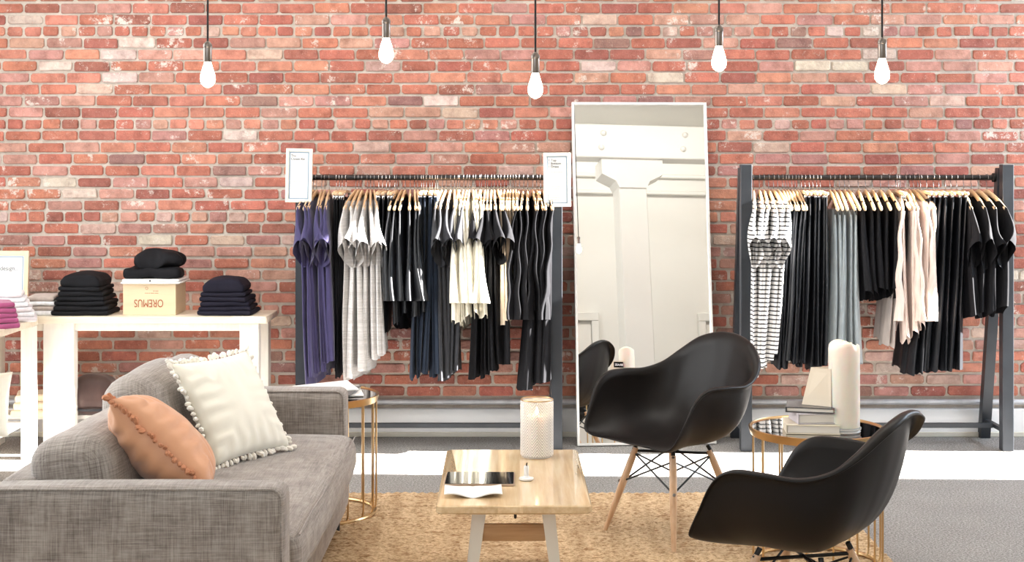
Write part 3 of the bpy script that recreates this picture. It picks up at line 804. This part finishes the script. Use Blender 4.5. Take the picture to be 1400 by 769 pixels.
def tall_candle():
    v = []; f = []; n = 40; prof = [(.001, 0), (.058, 0), (.060, .004), (.060, .28), (.0605, .315), (.058, .330), (.052, .333), (.046, .315), (.030, .302), (.001, .300)]
    for i, (r, z) in enumerate(prof):
        for k in range(n):
            a = 2 * PI * k / n; zz = z
            if z > .29: zz = z - .010 * (1 + math.sin(a * 2 + 1)) * (1 if r > .035 else .2) - (.018 if (abs(a - 5.3) < .25 and r > .04) else 0)
            v.append((r * math.cos(a), r * math.sin(a), zz))
    for i in range(len(prof) - 1):
        for k in range(n): k2 = (k + 1) % n; f.append((i * n + k, i * n + k2, (i + 1) * n + k2, (i + 1) * n + k))
    f.append(tuple(range(n - 1, -1, -1))); f.append(tuple((len(prof) - 1) * n + k for k in range(n)))
    m = MB(); m.add(v, f); return m
tall_candle().obj('wax', M['candle'], t, 'all'); MB().tube([(0, 0, .295), (.002, 0, .306)], .0015, 6).obj('wick', M['wick'], t)
MB().lathe([(.001, .304), (.005, .308), (.006, .314), (.004, .322), (.0008, .330)], 12).obj('flame', M['flame'], t, 'all')

# ------------------------------------------------------------ sofa
SF = thing('sofa', 'grey linen sofa with wide arms at the lower left', 'sofa', (-1.12, 5.22, .0))
# local x: +x = front (towards the coffee table); local y: along the sofa
def block(name, c, half, r, puff=(0, 0, 0), nz=.0, seed=0, n=14, rot=None, nscale=4., mat='linen', parent=SF):
    return link(name, rbox_mesh(half, r, puff, n, nz, nscale, seed), M[mat], parent, 'all', c, rot)
YN, YF = -.985, .985       # outer faces of the two arms
block('arm', (-.02, YN + .075, .355), (.455, .075, .265), .035, (0, .004, .006), .002, 1)
block('arm', (-.035, YF - .075, .355), (.440, .075, .265), .035, (0, .004, .006), .002, 2)
block('back_frame', (-.415, 0, .355), (.065, .832, .260), .03, (.004, 0, .004), .002, 3)
block('seat_base', (.03, 0, .19), (.38, .832, .09), .02, (0, 0, 0), .001, 4)
seat = block('seat_cushion', (.065, 0, .360), (.390, .825, .085), .055, (.022, 0, .016), .006, 5, 22)
def seam(pts, r=.0025): return MB().tube(pts, r, 6)
for ya, xe in ((YN + .010, .435), (YF - .140, .405)):
    r_ = .035; pts = [(-.46, ya, .616)] + [(x, ya, .6165) for x in (-.2, .1, xe - r_ - .03)] + [(xe - r_ - .010 + r_ * math.sin(R(15 * k)), ya, .6165 - r_ + r_ * math.cos(R(15 * k))) for k in range(7)] + [(xe - .008, ya, .40), (xe - .008, ya, .11)]
    seam(pts, .0035).obj('piping', M['linen'], SF, True)
seam([(.452, y_, .432 + .004 * math.sin(y_ * 9)) for y_ in [-.78 + .06 * k for k in range(27)]], .003).obj('piping', M['linen'], SF, True)
for sx in (-1, 1):
    for y in (YN + .13, YF - .13):
        MB().lathe([(.018, 0), (.022, .10), (.001, .10)], 14).obj('foot', M['rack_metal'], SF, True, (sx * .36, y, 0))
block('back_cushion', (-.250, -.43, .560), (.118, .378, .165), .065, (.035, .008, .018), .012, 11, 16, (0, R(-9), R(-2)), 5)
block('back_cushion', (-.235, .36, .590), (.095, .385, .205), .080, (.045, .02, .03), .014, 12, 16, (0, R(-18), R(-6)), 5)
def pillow(name, label, size, T, mat, trim, loc, basis, seed, r, step):
    t = thing(name, label, 'cushion', loc); t.rotation_euler = basis.to_euler()
    link('cover', pillow_mesh(size, size, T, seed, .0085 if seed == 5 else .006, 40), M[mat], t, 'all')
    tassel_trim(size, size, r, step, seed).obj('tassel_trim', M[trim], t, True)
    return t
def basis(xa, za):
    x = Vector(xa).normalized(); z = Vector(za); z = (z - x * z.dot(x)).normalized(); y = z.cross(x)
    return Matrix((x, y, z)).transposed()
pillow('throw_pillow', 'cream square pillow with tassel trim leaning on the sofa back', .43, .15, 'cream_cotton', 'cream_trim',
       (-1.09, 5.485, .655), basis((.22, .38, 0), (-.19, .12, .36)), 2, .0098, .021)
pillow('throw_pillow', 'terracotta satin pillow with knotted trim at the near end of the sofa', .43, .23, 'orange_satin', 'orange_trim',
       (-1.165, 4.71, .655), basis((.72, .0, -.66), (-.22, 1.0, -.20)), 5, .0088, .0165)
def small_print(parent, x, z, rows, size, pitch, mat, y, align=1):
    """print too small to read in the photograph: broken hairline strokes, one row per line of text"""
    m = MB(); r_ = random.Random(len(rows))
    for k, wd in enumerate(rows):
        a = 0.
        while a < wd:
            L = min(wd - a, size * r_.uniform(1.2, 3.5)); m.box((x + align * (a + L / 2), y, z - k * pitch), (L, .0006, size * .45), 0); a += L + size * .5
    return m.obj('small_print', mat, parent)
# ------------------------------------------------------------ display tables at the left
def plank_table(name, x0, x1, y0, y1, h, label, legs, apron=True, mat='white_wood'):
    t = thing(name, label, 'table', ((x0 + x1) / 2, (y0 + y1) / 2, 0)); hx, hy = (x1 - x0) / 2, (y1 - y0) / 2
    MB().box((0, 0, h - .018), (2 * hx, 2 * hy, .036), .003).obj('tabletop', M['pale_wood'], t)
    for lx, ly, wx, wy in legs: MB().box((lx, ly, (h - .036) / 2), (wx, wy, h - .036), .003).obj('leg', M[mat], t)
    if apron:
        m = MB(); lw = .10
        m.box((0, -hy + .045, h - .036 - .022), (2 * hx - .26, .025, .044), .002); m.box((0, hy - .045, h - .036 - .022), (2 * hx - .26, .025, .044), .002); m.obj('apron', M[mat], t)
    return t
TH = .757; lx = .57
TB = plank_table('display_table', -2.98, -1.343, 7.72, 8.09, TH, 'pale wooden display table with folded clothes against the brick wall', [(-.325, -.130, .17, .07), (.72, -.130, .105, .07), (.76, .13, .045, .08), (-.76, .13, .045, .08), (-.76, -.13, .045, .08)])
MB().box((0, 0.03, .185), (1.44, .16, .024), .003).obj('lower_shelf', M['white_wood'], TB)
TL = plank_table('display_table', -3.17, -2.585, 6.15, 7.70, TH - .004, 'whitewashed display table running out of the left edge', [(.262, .72, .06, .09), (-.262, .72, .06, .09), (.262, -.72, .06, .09), (-.262, -.72, .06, .09)])
MB().box((0, 0, .185), (.46, 1.46, .024), .003).obj('lower_shelf', M['white_wood'], TL)
def folded(loc, hx, hy, hz, mat, label, group, seed, rz=0., dome=0., name='folded_garment', cat='clothes'):
    me = rbox_mesh((hx, hy, hz), min(hz * .85, .012 + dome * .2), (0, 0, dome), 8, .006, 9., seed, 2)
    if dome > .01:
        for v in me.vertices:
            if v.co.z > 0: v.co.x *= 1 - .35 * max(0, v.co.z / (hz + dome)) * 1.0
    return tag(link(name, me, M[mat], None, 'all', (loc[0], loc[1], loc[2] + hz), (0, 0, rz)), label, cat, group)
def pile(x, y, z0, n, hx0, hx1, hy, th, mat, topdome, desc, group, seed, lean=0.):
    z = z0
    for k in range(n):
        s = k / max(1, n - 1); hx = hx0 + (hx1 - hx0) * s; h = th * (.9 + .25 * ((k * 7 + seed) % 3) / 2)
        last = k == n - 1
        hz = (topdome if last else h) / 2
        pos = 'top' if last else 'bottom' if k == 0 else ORD[k] + ' from the bottom'
        folded((x + lean * s, y, z), hx, hy * (1 - .1 * s), hz, mat, desc + ', ' + pos + ' of its pile', group, seed * 20 + k, R(((k * 37 + seed * 11) % 7) - 3), .018 if last else .002)
        z += 2 * hz + .0012
    return z
zt = TH + .001
pile((118 - 700) / F * 7.9, 7.90, zt, 7, .158, .112, .13, .0245, 'black', .062, 'black folded knit left of the crate', 'black folded pile left of the crate', 1, 0.0)
pile((313 - 700) / F * 7.9, 7.90, zt, 6, .152, .115, .13, .0235, 'dark_indigo', .066, 'navy-black folded knit right of the crate', 'dark folded pile right of the crate', 2, -.012)
# crate
CRX = (203.5 - 700) / F * 7.80
cr = thing('crate', 'pale wooden crate stamped OREMUS upside down on the display table', 'box', (CRX, 7.93, TH + .001))
m = MB(); cw, cdp, chh = .292, .235, .172
m.box((0, -cdp / 2 + .006, chh / 2), (cw, .012, chh), .001); m.box((0, cdp / 2 - .006, chh / 2), (cw, .012, chh), .001)
m.box((-cw / 2 + .006, 0, chh / 2), (.012, cdp - .024, chh), .001); m.box((cw / 2 - .006, 0, chh / 2), (.012, cdp - .024, chh), .001); m.box((0, 0, .006), (cw - .024, cdp - .024, .012), .001)
m.obj('box', M['box_wood'], cr)
lt = text_obj('lettering', 'OREMUS', .058, M['brown_ink'], cr, (.078, -cdp / 2 - .0008, .085), (R(90), R(180), 0))
xs_ = [v.co.x for v in lt.data.vertices]; ys_ = [v.co.y for v in lt.data.vertices]; lt.scale = (.160 / (max(xs_) - min(xs_)), .043 / (max(ys_) - min(ys_)), 1)
small_print(cr, .05, .121, [.075, .03], .006, -.012, M['brown_ink'], -cdp / 2 - .0005, -1)
MB().tube([(-.015 + .007 * math.cos(a), -cdp / 2 - .0005, .148 + .007 * math.sin(a)) for a in [2 * PI * k / 16 for k in range(16)]], .0009, 6, True).obj('stamp_ring', M['brown_ink'], cr)
tr = thing('tray', 'shallow white tray lying over the crate', 'tray', (CRX + .008, 7.92, TH + .001 + chh + .001))
m = MB(); chamfer_slab(m, rrect(-.165, .165, -.13, .13, .012, ('tl', 'tr', 'bl', 'br')), 0, .010, .003); m.obj('tray', M['white_plastic'], tr, True)
m = MB(); chamfer_slab(m, rrect(-.158, .158, -.125, .125, .012, ('tl', 'tr', 'bl', 'br')), .0105, .026, .004); m.obj('lid', M['white_plastic'], tr, True)
MB().box((.0, -.1255, .018), (.008, .006, .010), .001).obj('clasp', M['rack_metal'], tr)
ZT2 = TH + .001 + chh + .001 + .027
me = rbox_mesh((.150, .11, .026), .022, (0, 0, .006), 10, .026, 8., 33, 3)
tag(link('folded_garment', me, M['black'], None, 'all', (CRX + .012, 7.92, ZT2 + .030)), 'flat black folded cloth on the white tray', 'clothes', 'black clothes on the tray')
me = rbox_mesh((.118, .10, .040), .038, (0, 0, .020), 12, .040, 9., 36, 4)
tag(link('folded_garment', me, M['black'], None, 'all', (CRX + .038, 7.92, ZT2 + .104), (0, R(6), 0)), 'crumpled black garment bundled on top of the tray', 'clothes', 'black clothes on the tray')
# magenta and pale piles, nearer on the left table
zt2 = TH - .003
for k in range(5):
    folded((-2.70, 7.28, zt2 + k * .0262), .15 - .008 * k, .12, .0125, 'magenta', 'magenta folded top, ' + ('top' if k == 4 else 'bottom' if k == 0 else ORD[k] + ' from the bottom') + ' of its pile', 'magenta folded tops', 50 + k, R(22 + k), .003)
for k in range(6):
    mt = ['lilac', 'white_cloth', 'lilac', 'white_cloth', 'white_cloth', 'lilac'][k]
    folded((-2.72 - .006 * k, 7.57, zt2 + k * .0262), .165 - .008 * k, .11, .0125, mt, ('pale lilac' if mt == 'lilac' else 'white') + ' folded top, ' + ('top' if k == 5 else 'bottom' if k == 0 else ORD[k] + ' from the bottom') + ' of its pile', 'pale folded tops', 60 + k, R(20 - k), .003)
for k in range(4):
    folded((-2.62, 7.90, TH + .001 + k * .0262), .085 - .004 * k, .12, .0125, 'mushroom' if k % 2 else 'white_cloth', ('taupe' if k % 2 else 'off-white') + ' folded top, ' + ('top' if k == 3 else 'bottom' if k == 0 else ORD[k] + ' from the bottom') + ' of the pile by the black knits', 'taupe folded tops', 70 + k, R(12 - k), .003)
# framed signs
def sign(name, loc, w_, h, rot, label, frame_mat, bw=.016, gap=.010):
    t = thing(name, label, 'sign', loc, rot=rot)
    m = MB()
    for sx in (-1, 1): m.box((sx * (w_ / 2 - bw / 2), 0, h / 2), (bw, .016, h), .0015)
    for z in (bw / 2, h - bw / 2): m.box((0, 0, z), (w_ - 2 * bw, .016, bw), .0015)
    m.obj('frame', M[frame_mat], t)
    MB().box((0, .002, h / 2), (w_ - 2 * bw, .006, h - 2 * bw), 0).obj('paper', M['paper'], t)
    e = bw + gap * .3; m = MB(); lw = .0055
    for sx in (-1, 1): m.box((sx * (w_ / 2 - e - lw / 2), -.0016, h / 2), (lw, .0012, h - 2 * e), 0)
    for z in (e + lw / 2, h - e - lw / 2): m.box((0, -.0016, z), (w_ - 2 * e - 2 * lw, .0012, lw), 0)
    m.obj('printed_border', M['blue_line'], t)
    return t
YS = 7.80
def sx_(px, Y=YS): return (px - 700) / F * Y
def sz_(py, Y=YS): return 1.6 + (223 - py) * Y / F
t = sign('framed_sign', (sx_(408), YS, sz_(277)), .146, .298, (0, R(1.2), 0), 'framed white sign above the left end of the left rack', 'sign_wood')
text_obj('lettering', 'The\nCloset Kit', .0185, M['grey_ink'], t, (-.046, -.0024, .252), FACE)
small_print(t, -.046, .115, [.070, .066, .054, .044], .0042, .0125, M['pale_ink'], -.0024); small_print(t, -.046, .040, [.072], .0046, .01, M['pale_ink'], -.0024)
t = sign('framed_sign', (sx_(762), YS, sz_(283)), .150, .298, (0, R(-.6), 0), 'framed white sign above the right end of the left rack', 'sign_wood')
text_obj('lettering', '1 Top\n1 Bottom\n1 Dress', .0185, M['grey_ink'], t, (-.048, -.0024, .252), FACE)
small_print(t, -.046, .192, [.080], .0046, .01, M['pale_ink'], -.0024); small_print(t, -.048, .112, [.066, .060], .0042, .0125, M['pale_ink'], -.0024); small_print(t, -.048, .064, [.070, .066, .058], .0042, .0125, M['pale_ink'], -.0024)
t = sign('framed_sign', (sx_(-12, 8.0), 8.0, zt2 + .002), .415, .345, (R(-4), 0, 0), 'framed sign ending in the word design behind the pale folded tops', 'sign_wood_tan', .026, .02)
text_obj('lettering', 'design...', .034, M['grey_ink'], t, (.152, -.0024, .235), FACE, align='RIGHT')
small_print(t, .152, .205, [.24, .26, .18], .007, .020, M['pale_ink'], -.0024, -1)
# under the tables: white cushion, straw-coloured bundle, brown bag
t = thing('floor_cushion', 'bright white cushion on the lower shelf at the left edge', 'cushion', (-2.80, 7.30, .345), rot=(R(-18), 0, R(10)))
link('cover', pillow_mesh(.40, .34, .17, 9), M['cream_cotton'], t, 'all')
for k in range(3):
    folded((-2.66, 7.88, .198 + k * .041), .10, .12 - .01 * k, .020, 'beige', 'tan folded blanket, ' + ['bottom', 'middle', 'top'][k] + ' of three beside the table leg', 'tan folded blankets', 80 + k, R(8 * k), .004)
t = thing('duffel_bag', 'dark brown rounded bag behind the sofa under the display table', 'bag', (-2.40, 7.86, .198))
t.location = (-2.33, 7.90, .198)
link('body', rbox_mesh((.125, .105, .085), .07, (0, 0, .03), 10, .012, 8, 44, 4), M['brown_bag'], t, 'all', (0, 0, .105))
MB().tube([(.13 * math.cos(a), .11 * math.sin(a), .035) for a in [2 * PI * k / 24 for k in range(24)]], .007, 8, True).obj('piping', M['charcoal'], t, True)

# ------------------------------------------------------------ clothes racks
ROD_Y, ROD_Z = 7.95, 1.6 - 20 * 7.95 / F
def rack(x0, x1, label, ztop):
    t = thing('clothes_rack', label, 'clothes rack', ((x0 + x1) / 2, 7.85, 0)); hx = (x1 - x0) / 2; y0 = 7.85
    for sx in (-1, 1):
        MB().box((sx * hx, 0, ztop / 2), (.062, .062, ztop), .003).obj('post', M['rack_metal'], t)
        a = Vector((sx * hx, .075, ztop - .02)); b = Vector((sx * hx, .375, .0)); q = .028; v = []
        for p in (a, b): v += [(p.x - q, p.y - q, p.z), (p.x + q, p.y - q, p.z), (p.x + q, p.y + q, p.z), (p.x - q, p.y + q, p.z)]
        m = MB(); m.add(v, [(0, 1, 2, 3), (7, 6, 5, 4), (4, 5, 1, 0), (5, 6, 2, 1), (6, 7, 3, 2), (7, 4, 0, 3)]); m.obj('rear_leg', M['rack_metal'], t)
        MB().box((sx * hx, .19, .105), (.03, .31, .022), .002).obj('side_bar', M['rack_metal'], t)
        MB().lathe([(.026, -.006), (.026, .006), (.018, .010)], 16).obj('rod_flange', M['rod'], t, True, (sx * (hx - .037), ROD_Y - y0, ROD_Z), (0, R(90) * -sx, 0))
    MB().box((0, .19, .105), (2 * hx - .032, .03, .026), .002).obj('bottom_bar', M['rack_metal'], t)
    MB().tube([(-hx + .03, ROD_Y - y0, ROD_Z), (hx - .03, ROD_Y - y0, ROD_Z)], .0155, 14).obj('rod', M['rod'], t, True)
    return t
rack(sx_(412.5, 7.85), sx_(761, 7.85), 'dark metal clothes rack left of the mirror', 1.6 - (232 - 223) * 7.85 / F)
rack(sx_(1019.5, 7.85), sx_(1376, 7.85), 'dark metal clothes rack right of the mirror', 1.6 - (225 - 223) * 7.85 / F)

# hangers
def hook_pts():
    p = []
    for k in range(11):
        a = R(205 - 24 * k); p.append((0, .0195 * math.cos(a), .0 + .0195 * math.sin(a)))
    return p + [(0, .004, -.032), (0, 0, -.045), (0, 0, -.078)]
HOOK = MB().tube(hook_pts(), .0019, 6)
def wood_hanger_body():
    m = MB(); v = []; f = []; n = 15
    for i in range(n):
        u = -1 + 2 * i / (n - 1); y = u * .205; zc = -.082 - .088 * abs(u) ** 1.35 ; h = .018 * (1 - .35 * abs(u) ** 3); th = .0062 * (1 + .35 * abs(u))
        for a in range(8):
            an = 2 * PI * a / 8; v.append((th * math.cos(an), y, zc + h * math.sin(an)))
    for i in range(n - 1):
        for a in range(8): a2 = (a + 1) % 8; f.append((i * 8 + a, i * 8 + a2, (i + 1) * 8 + a2, (i + 1) * 8 + a))
    f.append(tuple(range(7, -1, -1))); f.append(tuple((n - 1) * 8 + a for a in range(8)))
    m.add(v, f); return m
def mesh_of(mb, mat, smooth='all'):
    me = bpy.data.meshes.new('m'); me.from_pydata(mb.v, [], mb.f); me.update(); me.materials.append(mat)
    me.polygons.foreach_set('use_smooth', [True] * len(me.polygons)); return me
ME_HOOK = mesh_of(HOOK, M['dark_hook']); ME_HOOKC = mesh_of(HOOK, M['chrome']); ME_BODY = mesh_of(wood_hanger_body(), M['hanger_wood'])
ME_BAR = mesh_of(MB().tube([(0, -.17, -.088), (0, -.05, -.080), (0, .05, -.080), (0, .17, -.088)], .010, 8), M['hanger_wood'])
def clip_mb():
    m = MB(); m.box((0, 0, -.106), (.014, .022, .034), .002); m.box((.004, 0, -.092), (.022, .026, .008), .002); return m
ME_CLIP = mesh_of(clip_mb(), M['chrome'])
def hanger(x, yaw, clip, label, group):
    t = thing('clip_hanger' if clip else 'wooden_hanger', label, 'hanger', (x, ROD_Y, ROD_Z), yaw, group)
    def part(n, me, loc=(0, 0, 0)):
        o = bpy.data.objects.new(n, me); COL.objects.link(o); o.parent = t; o.location = loc
    part('hook', ME_HOOKC if clip else ME_HOOK)
    part('bar' if clip else 'shoulder_bar', ME_BAR if clip else ME_BODY)
    if clip:
        part('clip', ME_CLIP, (0, -.135, 0)); part('clip', ME_CLIP, (0, .135, 0))
def sgnpow(a, p): return math.copysign(abs(a) ** p, a)
def garment_mesh(zhem, w0, w1, waist, t0, t1, sh, seed, kind, fold, flare_lo=0., nt=40, ni=26):
    """body hanging across the rod: long axis y, thin axis x"""
    v = []; f = []; rr = random.Random(seed); p1, p2, p3 = rr.uniform(0, 6), rr.uniform(0, 6), rr.uniform(0, 6)
    k1 = rr.uniform(5, 8); k2 = rr.uniform(11, 15)
    for i in range(ni + 1):
        s = i / ni
        wv = w0 + (w1 - w0) * s - waist * math.sin(PI * min(1, s * 1.6)) * (1 if s < .625 else 0)
        t = t0 + (t1 - t0) * s ** .65
        for j in range(nt):
            th = 2 * PI * j / nt; sn = math.sin(th); cs = math.cos(th); u = sgnpow(sn, .8)
            y0 = u * w0
            if kind == 'clip': zt_ = -.112 - .006 * math.cos(u * 9)
            elif kind == 'drop': zt_ = -.19 - .02 * math.cos(u * 12)
            else:
                zt_ = -.070 - .098 * (abs(y0) / .205) ** 1.35 + .012
                if abs(y0) < .150: zt_ -= .045 * (1 - (y0 / .150) ** 4)
            hem = zhem + .012 * math.sin(u * 3 + p1) + .006 * math.sin(u * 11 + p2)
            if kind == 'shirt': hem += .05 * (abs(u) ** 4)
            z = zt_ + (hem - zt_) * s
            a = fold * s ** .8
            y = u * wv * (1 + .05 * s * math.sin(cs * 7 + p2))
            x = t * sgnpow(cs, .7) + a * math.sin(k1 * u + p1 + .6 * s) + .5 * a * math.sin(k2 * u + p2) + .010 * s * math.sin(3 * s + p3) + sh * s ** 1.1
            if abs(u) > .7: x += .004 * s * math.sin(cs * 5 + p3) ; y += .010 * s * math.cos(cs * 6 + p1) * (1 if u > 0 else -1)
            v.append((x, y, z))
    for i in range(ni):
        for j in range(nt): j2 = (j + 1) % nt; f.append((i * nt + j, (i + 1) * nt + j, (i + 1) * nt + j2, i * nt + j2))
    m = MB(); m.add(v, f); return m
def sleeve_mesh(side, w0, style, seed, sh=0.):
    v = []; f = []; rr = random.Random(seed); nt = 20; p = rr.uniform(0, 6)
    zs = -.062 - .098 * (w0 / .205) ** 1.35
    if style == 'short': n = 8; L = .25; wid0, wid1 = .070, .082; th0, th1 = .010, .036; ang = R(rr.uniform(64, 74))
    elif style == 'bell': n = 14; L = .50; wid0, wid1 = .060, .075; th0, th1 = .010, .030; ang = R(82)
    else: n = 16; L = .60; wid0, wid1 = .062, .042; th0, th1 = .011, .020; ang = R(83)
    a0 = Vector((0, side * (w0 - .055), zs - .045 + .02)); d = Vector((rr.uniform(-.06, .06), side * math.cos(ang), -math.sin(ang))); q = Vector((0, side * math.sin(ang), math.cos(ang)))
    bend = rr.uniform(-.02, .02)
    for i in range(n + 1):
        s = i / n; c = a0 + d * L * s + Vector((sh * s + bend * math.sin(PI * s), 0, 0)); wd = wid0 + (wid1 - wid0) * s; th = th0 + (th1 - th0) * s
        if style == 'short': c.x += .012 * math.sin(3 * s + p) * s
        for j in range(nt):
            an = 2 * PI * j / nt; cs, sn = math.cos(an), math.sin(an)
            e = (.010 * s if style == 'short' else .006 * s) * math.sin(an * 3 + p)
            pt = c + q * (wd * sn + e) + Vector((1, 0, 0)) * (th * cs + .007 * s * math.sin(2.2 * sn * 2 + p + 5 * s))
            if style == 'short': pt -= d * (.055 * s ** 3 * sn)
            if style == 'long': pt.x += .006 * math.sin(s * 16 + p)
            v.append(tuple(pt))
    for i in range(n):
        for j in range(nt):
            j2 = (j + 1) % nt; fa = (i * nt + j, (i + 1) * nt + j, (i + 1) * nt + j2, i * nt + j2); f.append(fa if side < 0 else fa[::-1])
    m = MB(); m.add(v, f); return m
def group(rackname, name, noun, n, rx, hx, hy, mat, kind='tee', sleeve=None, w0=.20, w1=.21, waist=.0, t1=.022, fold=.006, yaw=(0, 0), seed=0, cat='clothes', jit=5.0, hook=True):
    rr = random.Random(seed * 17 + 3)
    gname = noun + 's on the ' + rackname + ' rack'
    for k in range(n):
        s = k / max(1, n - 1); px = rx[0] + (rx[1] - rx[0]) * s + rr.uniform(-.9, .9); tv = rr.uniform(.7, 1.35); fv = rr.uniform(.6, 1.5); X = (px - 700) / F * 7.90
        hxp = hx[0] + (hx[1] - hx[0]) * s; XH = (hxp - 700) / F * 7.76
        hyp = hy[0] + (hy[1] - hy[0]) * s + rr.uniform(-jit, jit); ZH = 1.6 - (hyp - 223) * 7.78 / F
        ya = R(yaw[0] + (yaw[1] - yaw[0]) * s + rr.uniform(-3, 3)); wav = .75 * w1
        sh = (XH - X) - math.sin(ya) * wav
        zh = ZH - ROD_Z; dw = rr.uniform(-.014, .018)
        if n > 2: which = ('leftmost' if k == 0 else 'rightmost' if k == n - 1 else ORD[k] + ' from the left') + ' of %s' % ('four' if n == 4 else 'three' if n == 3 else 'five' if n == 5 else 'six' if n == 6 else 'seven')
        else: which = 'left' if k == 0 else 'right'
        clip = kind == 'clip'
        hanger(X, ya, clip, ('clip hanger' if clip else 'wooden hanger') + ' on ' + rackname + ' rack, ' + which.replace('from the left', 'from left') + ' ' + noun, 'hangers of ' + gname)
        lab = noun + ' on the ' + rackname + ' rack, ' + which
        bm = garment_mesh(zh, w0, w1 + dw, waist, .0105, t1 * tv, sh, seed * 31 + k, kind, fold * fv)
        if sleeve:
            t = thing(name, lab, cat, (X, ROD_Y, ROD_Z), ya, gname)
            bm.obj('body', M[mat], t, 'all')
            sl = sleeve
            for side in (-1, 1): sleeve_mesh(side, w0, sl, seed * 57 + k * 2 + side, sh * (.35 if sl == 'short' else .8)).obj('sleeve', M[mat], t, 'all')
        else:
            tag(bm.obj(name, M[mat], None, 'all', (X, ROD_Y, ROD_Z), (0, 0, ya)), lab, cat, gname)
            if kind == 'drop':
                o = bpy.data.objects[bpy.context.scene.objects[-1].name] if False else None
L_, R_ = 'left', 'right'
group(L_, 'dress', 'navy short-sleeved dress', 6, (420, 449), (424, 449), (521, 496), 'navy', 'tee', 'short', .20, .20, .02, .024, .007, (-8, 4), 1)
group(L_, 'trousers', 'plain black trouser', 4, (458, 471), (457, 463), (516, 512), 'black', 'clip', None, .15, .13, 0, .016, .004, (0, 0), 2)
group(L_, 'dress', 'heather grey t-shirt dress', 6, (484, 511), (474, 524), (520, 488), 'heather', 'tee', 'short', .20, .21, .02, .024, .007, (-14, 12), 3)
group(L_, 'trousers', 'glossy black trouser', 5, (517, 538), (516, 523), (463, 458), 'satin_black', 'clip', None, .15, .14, 0, .016, .004, (0, 0), 4)
group(L_, 'blouse', 'black long-sleeved blouse', 6, (542, 571), (540, 578), (452, 436), 'satin_black', 'shirt', 'bell', .20, .20, .0, .020, .007, (-8, 6), 5)
group(L_, 'trousers', 'wide ink-blue trouser', 7, (575, 598), (564, 603), (512, 509), 'ink', 'clip', None, .16, .18, 0, .018, .007, (0, 0), 6)
group(L_, 'dress', 'charcoal short-sleeved dress', 5, (604, 626), (606, 622), (516, 506), 'charcoal', 'tee', 'short', .20, .20, .02, .022, .006, (-9, 6), 7)
group(L_, 'blouse', 'cream sheer blouse', 7, (629, 655), (622, 662), (447, 440), 'cream', 'shirt', 'bell', .215, .225, .0, .022, .009, (-8, 6), 8)
group(L_, 'dress', 'long black t-shirt dress', 6, (658, 681), (648, 692), (520, 500), 'black', 'tee', 'short', .185, .19, .01, .022, .008, (-8, 8), 9)
group(L_, 'camisole', 'beige strap camisole', 6, (685, 706), (692, 706), (444, 436), 'beige', 'tee', None, .17, .18, .0, .018, .005, (0, 0), 10)
group(L_, 'shirt', 'black long-sleeved shirt', 5, (711, 734), (708, 742), (432, 434), 'black', 'shirt', 'long', .20, .20, .0, .020, .006, (-6, 8), 11)
group(L_, 'dress', 'full-length black dress', 3, (739, 749), (716, 744), (534, 520), 'black', 'tee', 'long', .20, .22, .01, .034, .010, (-4, 8), 12)
group(R_, 'dress', 'black and white striped dress', 6, (1033, 1066), (1030, 1056), (512, 486), 'stripes', 'tee', 'short', .20, .20, .01, .026, .007, (-6, 6), 13)
group(R_, 'dress', 'black satin slip dress', 6, (1072, 1094), (1068, 1086), (500, 496), 'satin_black', 'tee', None, .19, .19, .02, .020, .008, (-2, 4), 14)
group(R_, 'trousers', 'straight black trouser', 6, (1098, 1124), (1094, 1130), (500, 502), 'satin_black', 'clip', None, .16, .18, 0, .018, .008, (0, 0), 15)
group(R_, 'dress', 'pleated slate grey satin dress', 5, (1137, 1164), (1142, 1173), (498, 496), 'satin_grey', 'drop', None, .15, .19, 0, .024, .010, (0, 0), 16)
group(R_, 'top', 'black cut-shoulder top', 6, (1176, 1228), (1186, 1232), (408, 410), 'black', 'shirt', None, .165, .19, .0, .030, .008, (-2, 4), 17)
group(R_, 'shirt', 'blush pink long-sleeved shirt', 5, (1235, 1258), (1240, 1272), (466, 444), 'blush', 'shirt', 'long', .21, .225, .0, .026, .010, (-10, 10), 18)
group(R_, 'trousers', 'creased black trouser', 7, (1263, 1312), (1250, 1312), (512, 505), 'satin_black', 'clip', None, .16, .18, 0, .022, .008, (0, 0), 19)
group(R_, 'jacket', 'heavy black jacket', 4, (1322, 1353), (1332, 1368), (438, 434), 'black', 'shirt', 'short', .21, .22, .0, .034, .008, (-4, 10), 20)
group(R_, 'skirt', 'taupe hanging skirt', 2, (1228, 1231), (1214, 1224), (476, 478), 'taupe', 'clip', None, .13, .15, 0, .018, .006, (0, 0), 21)
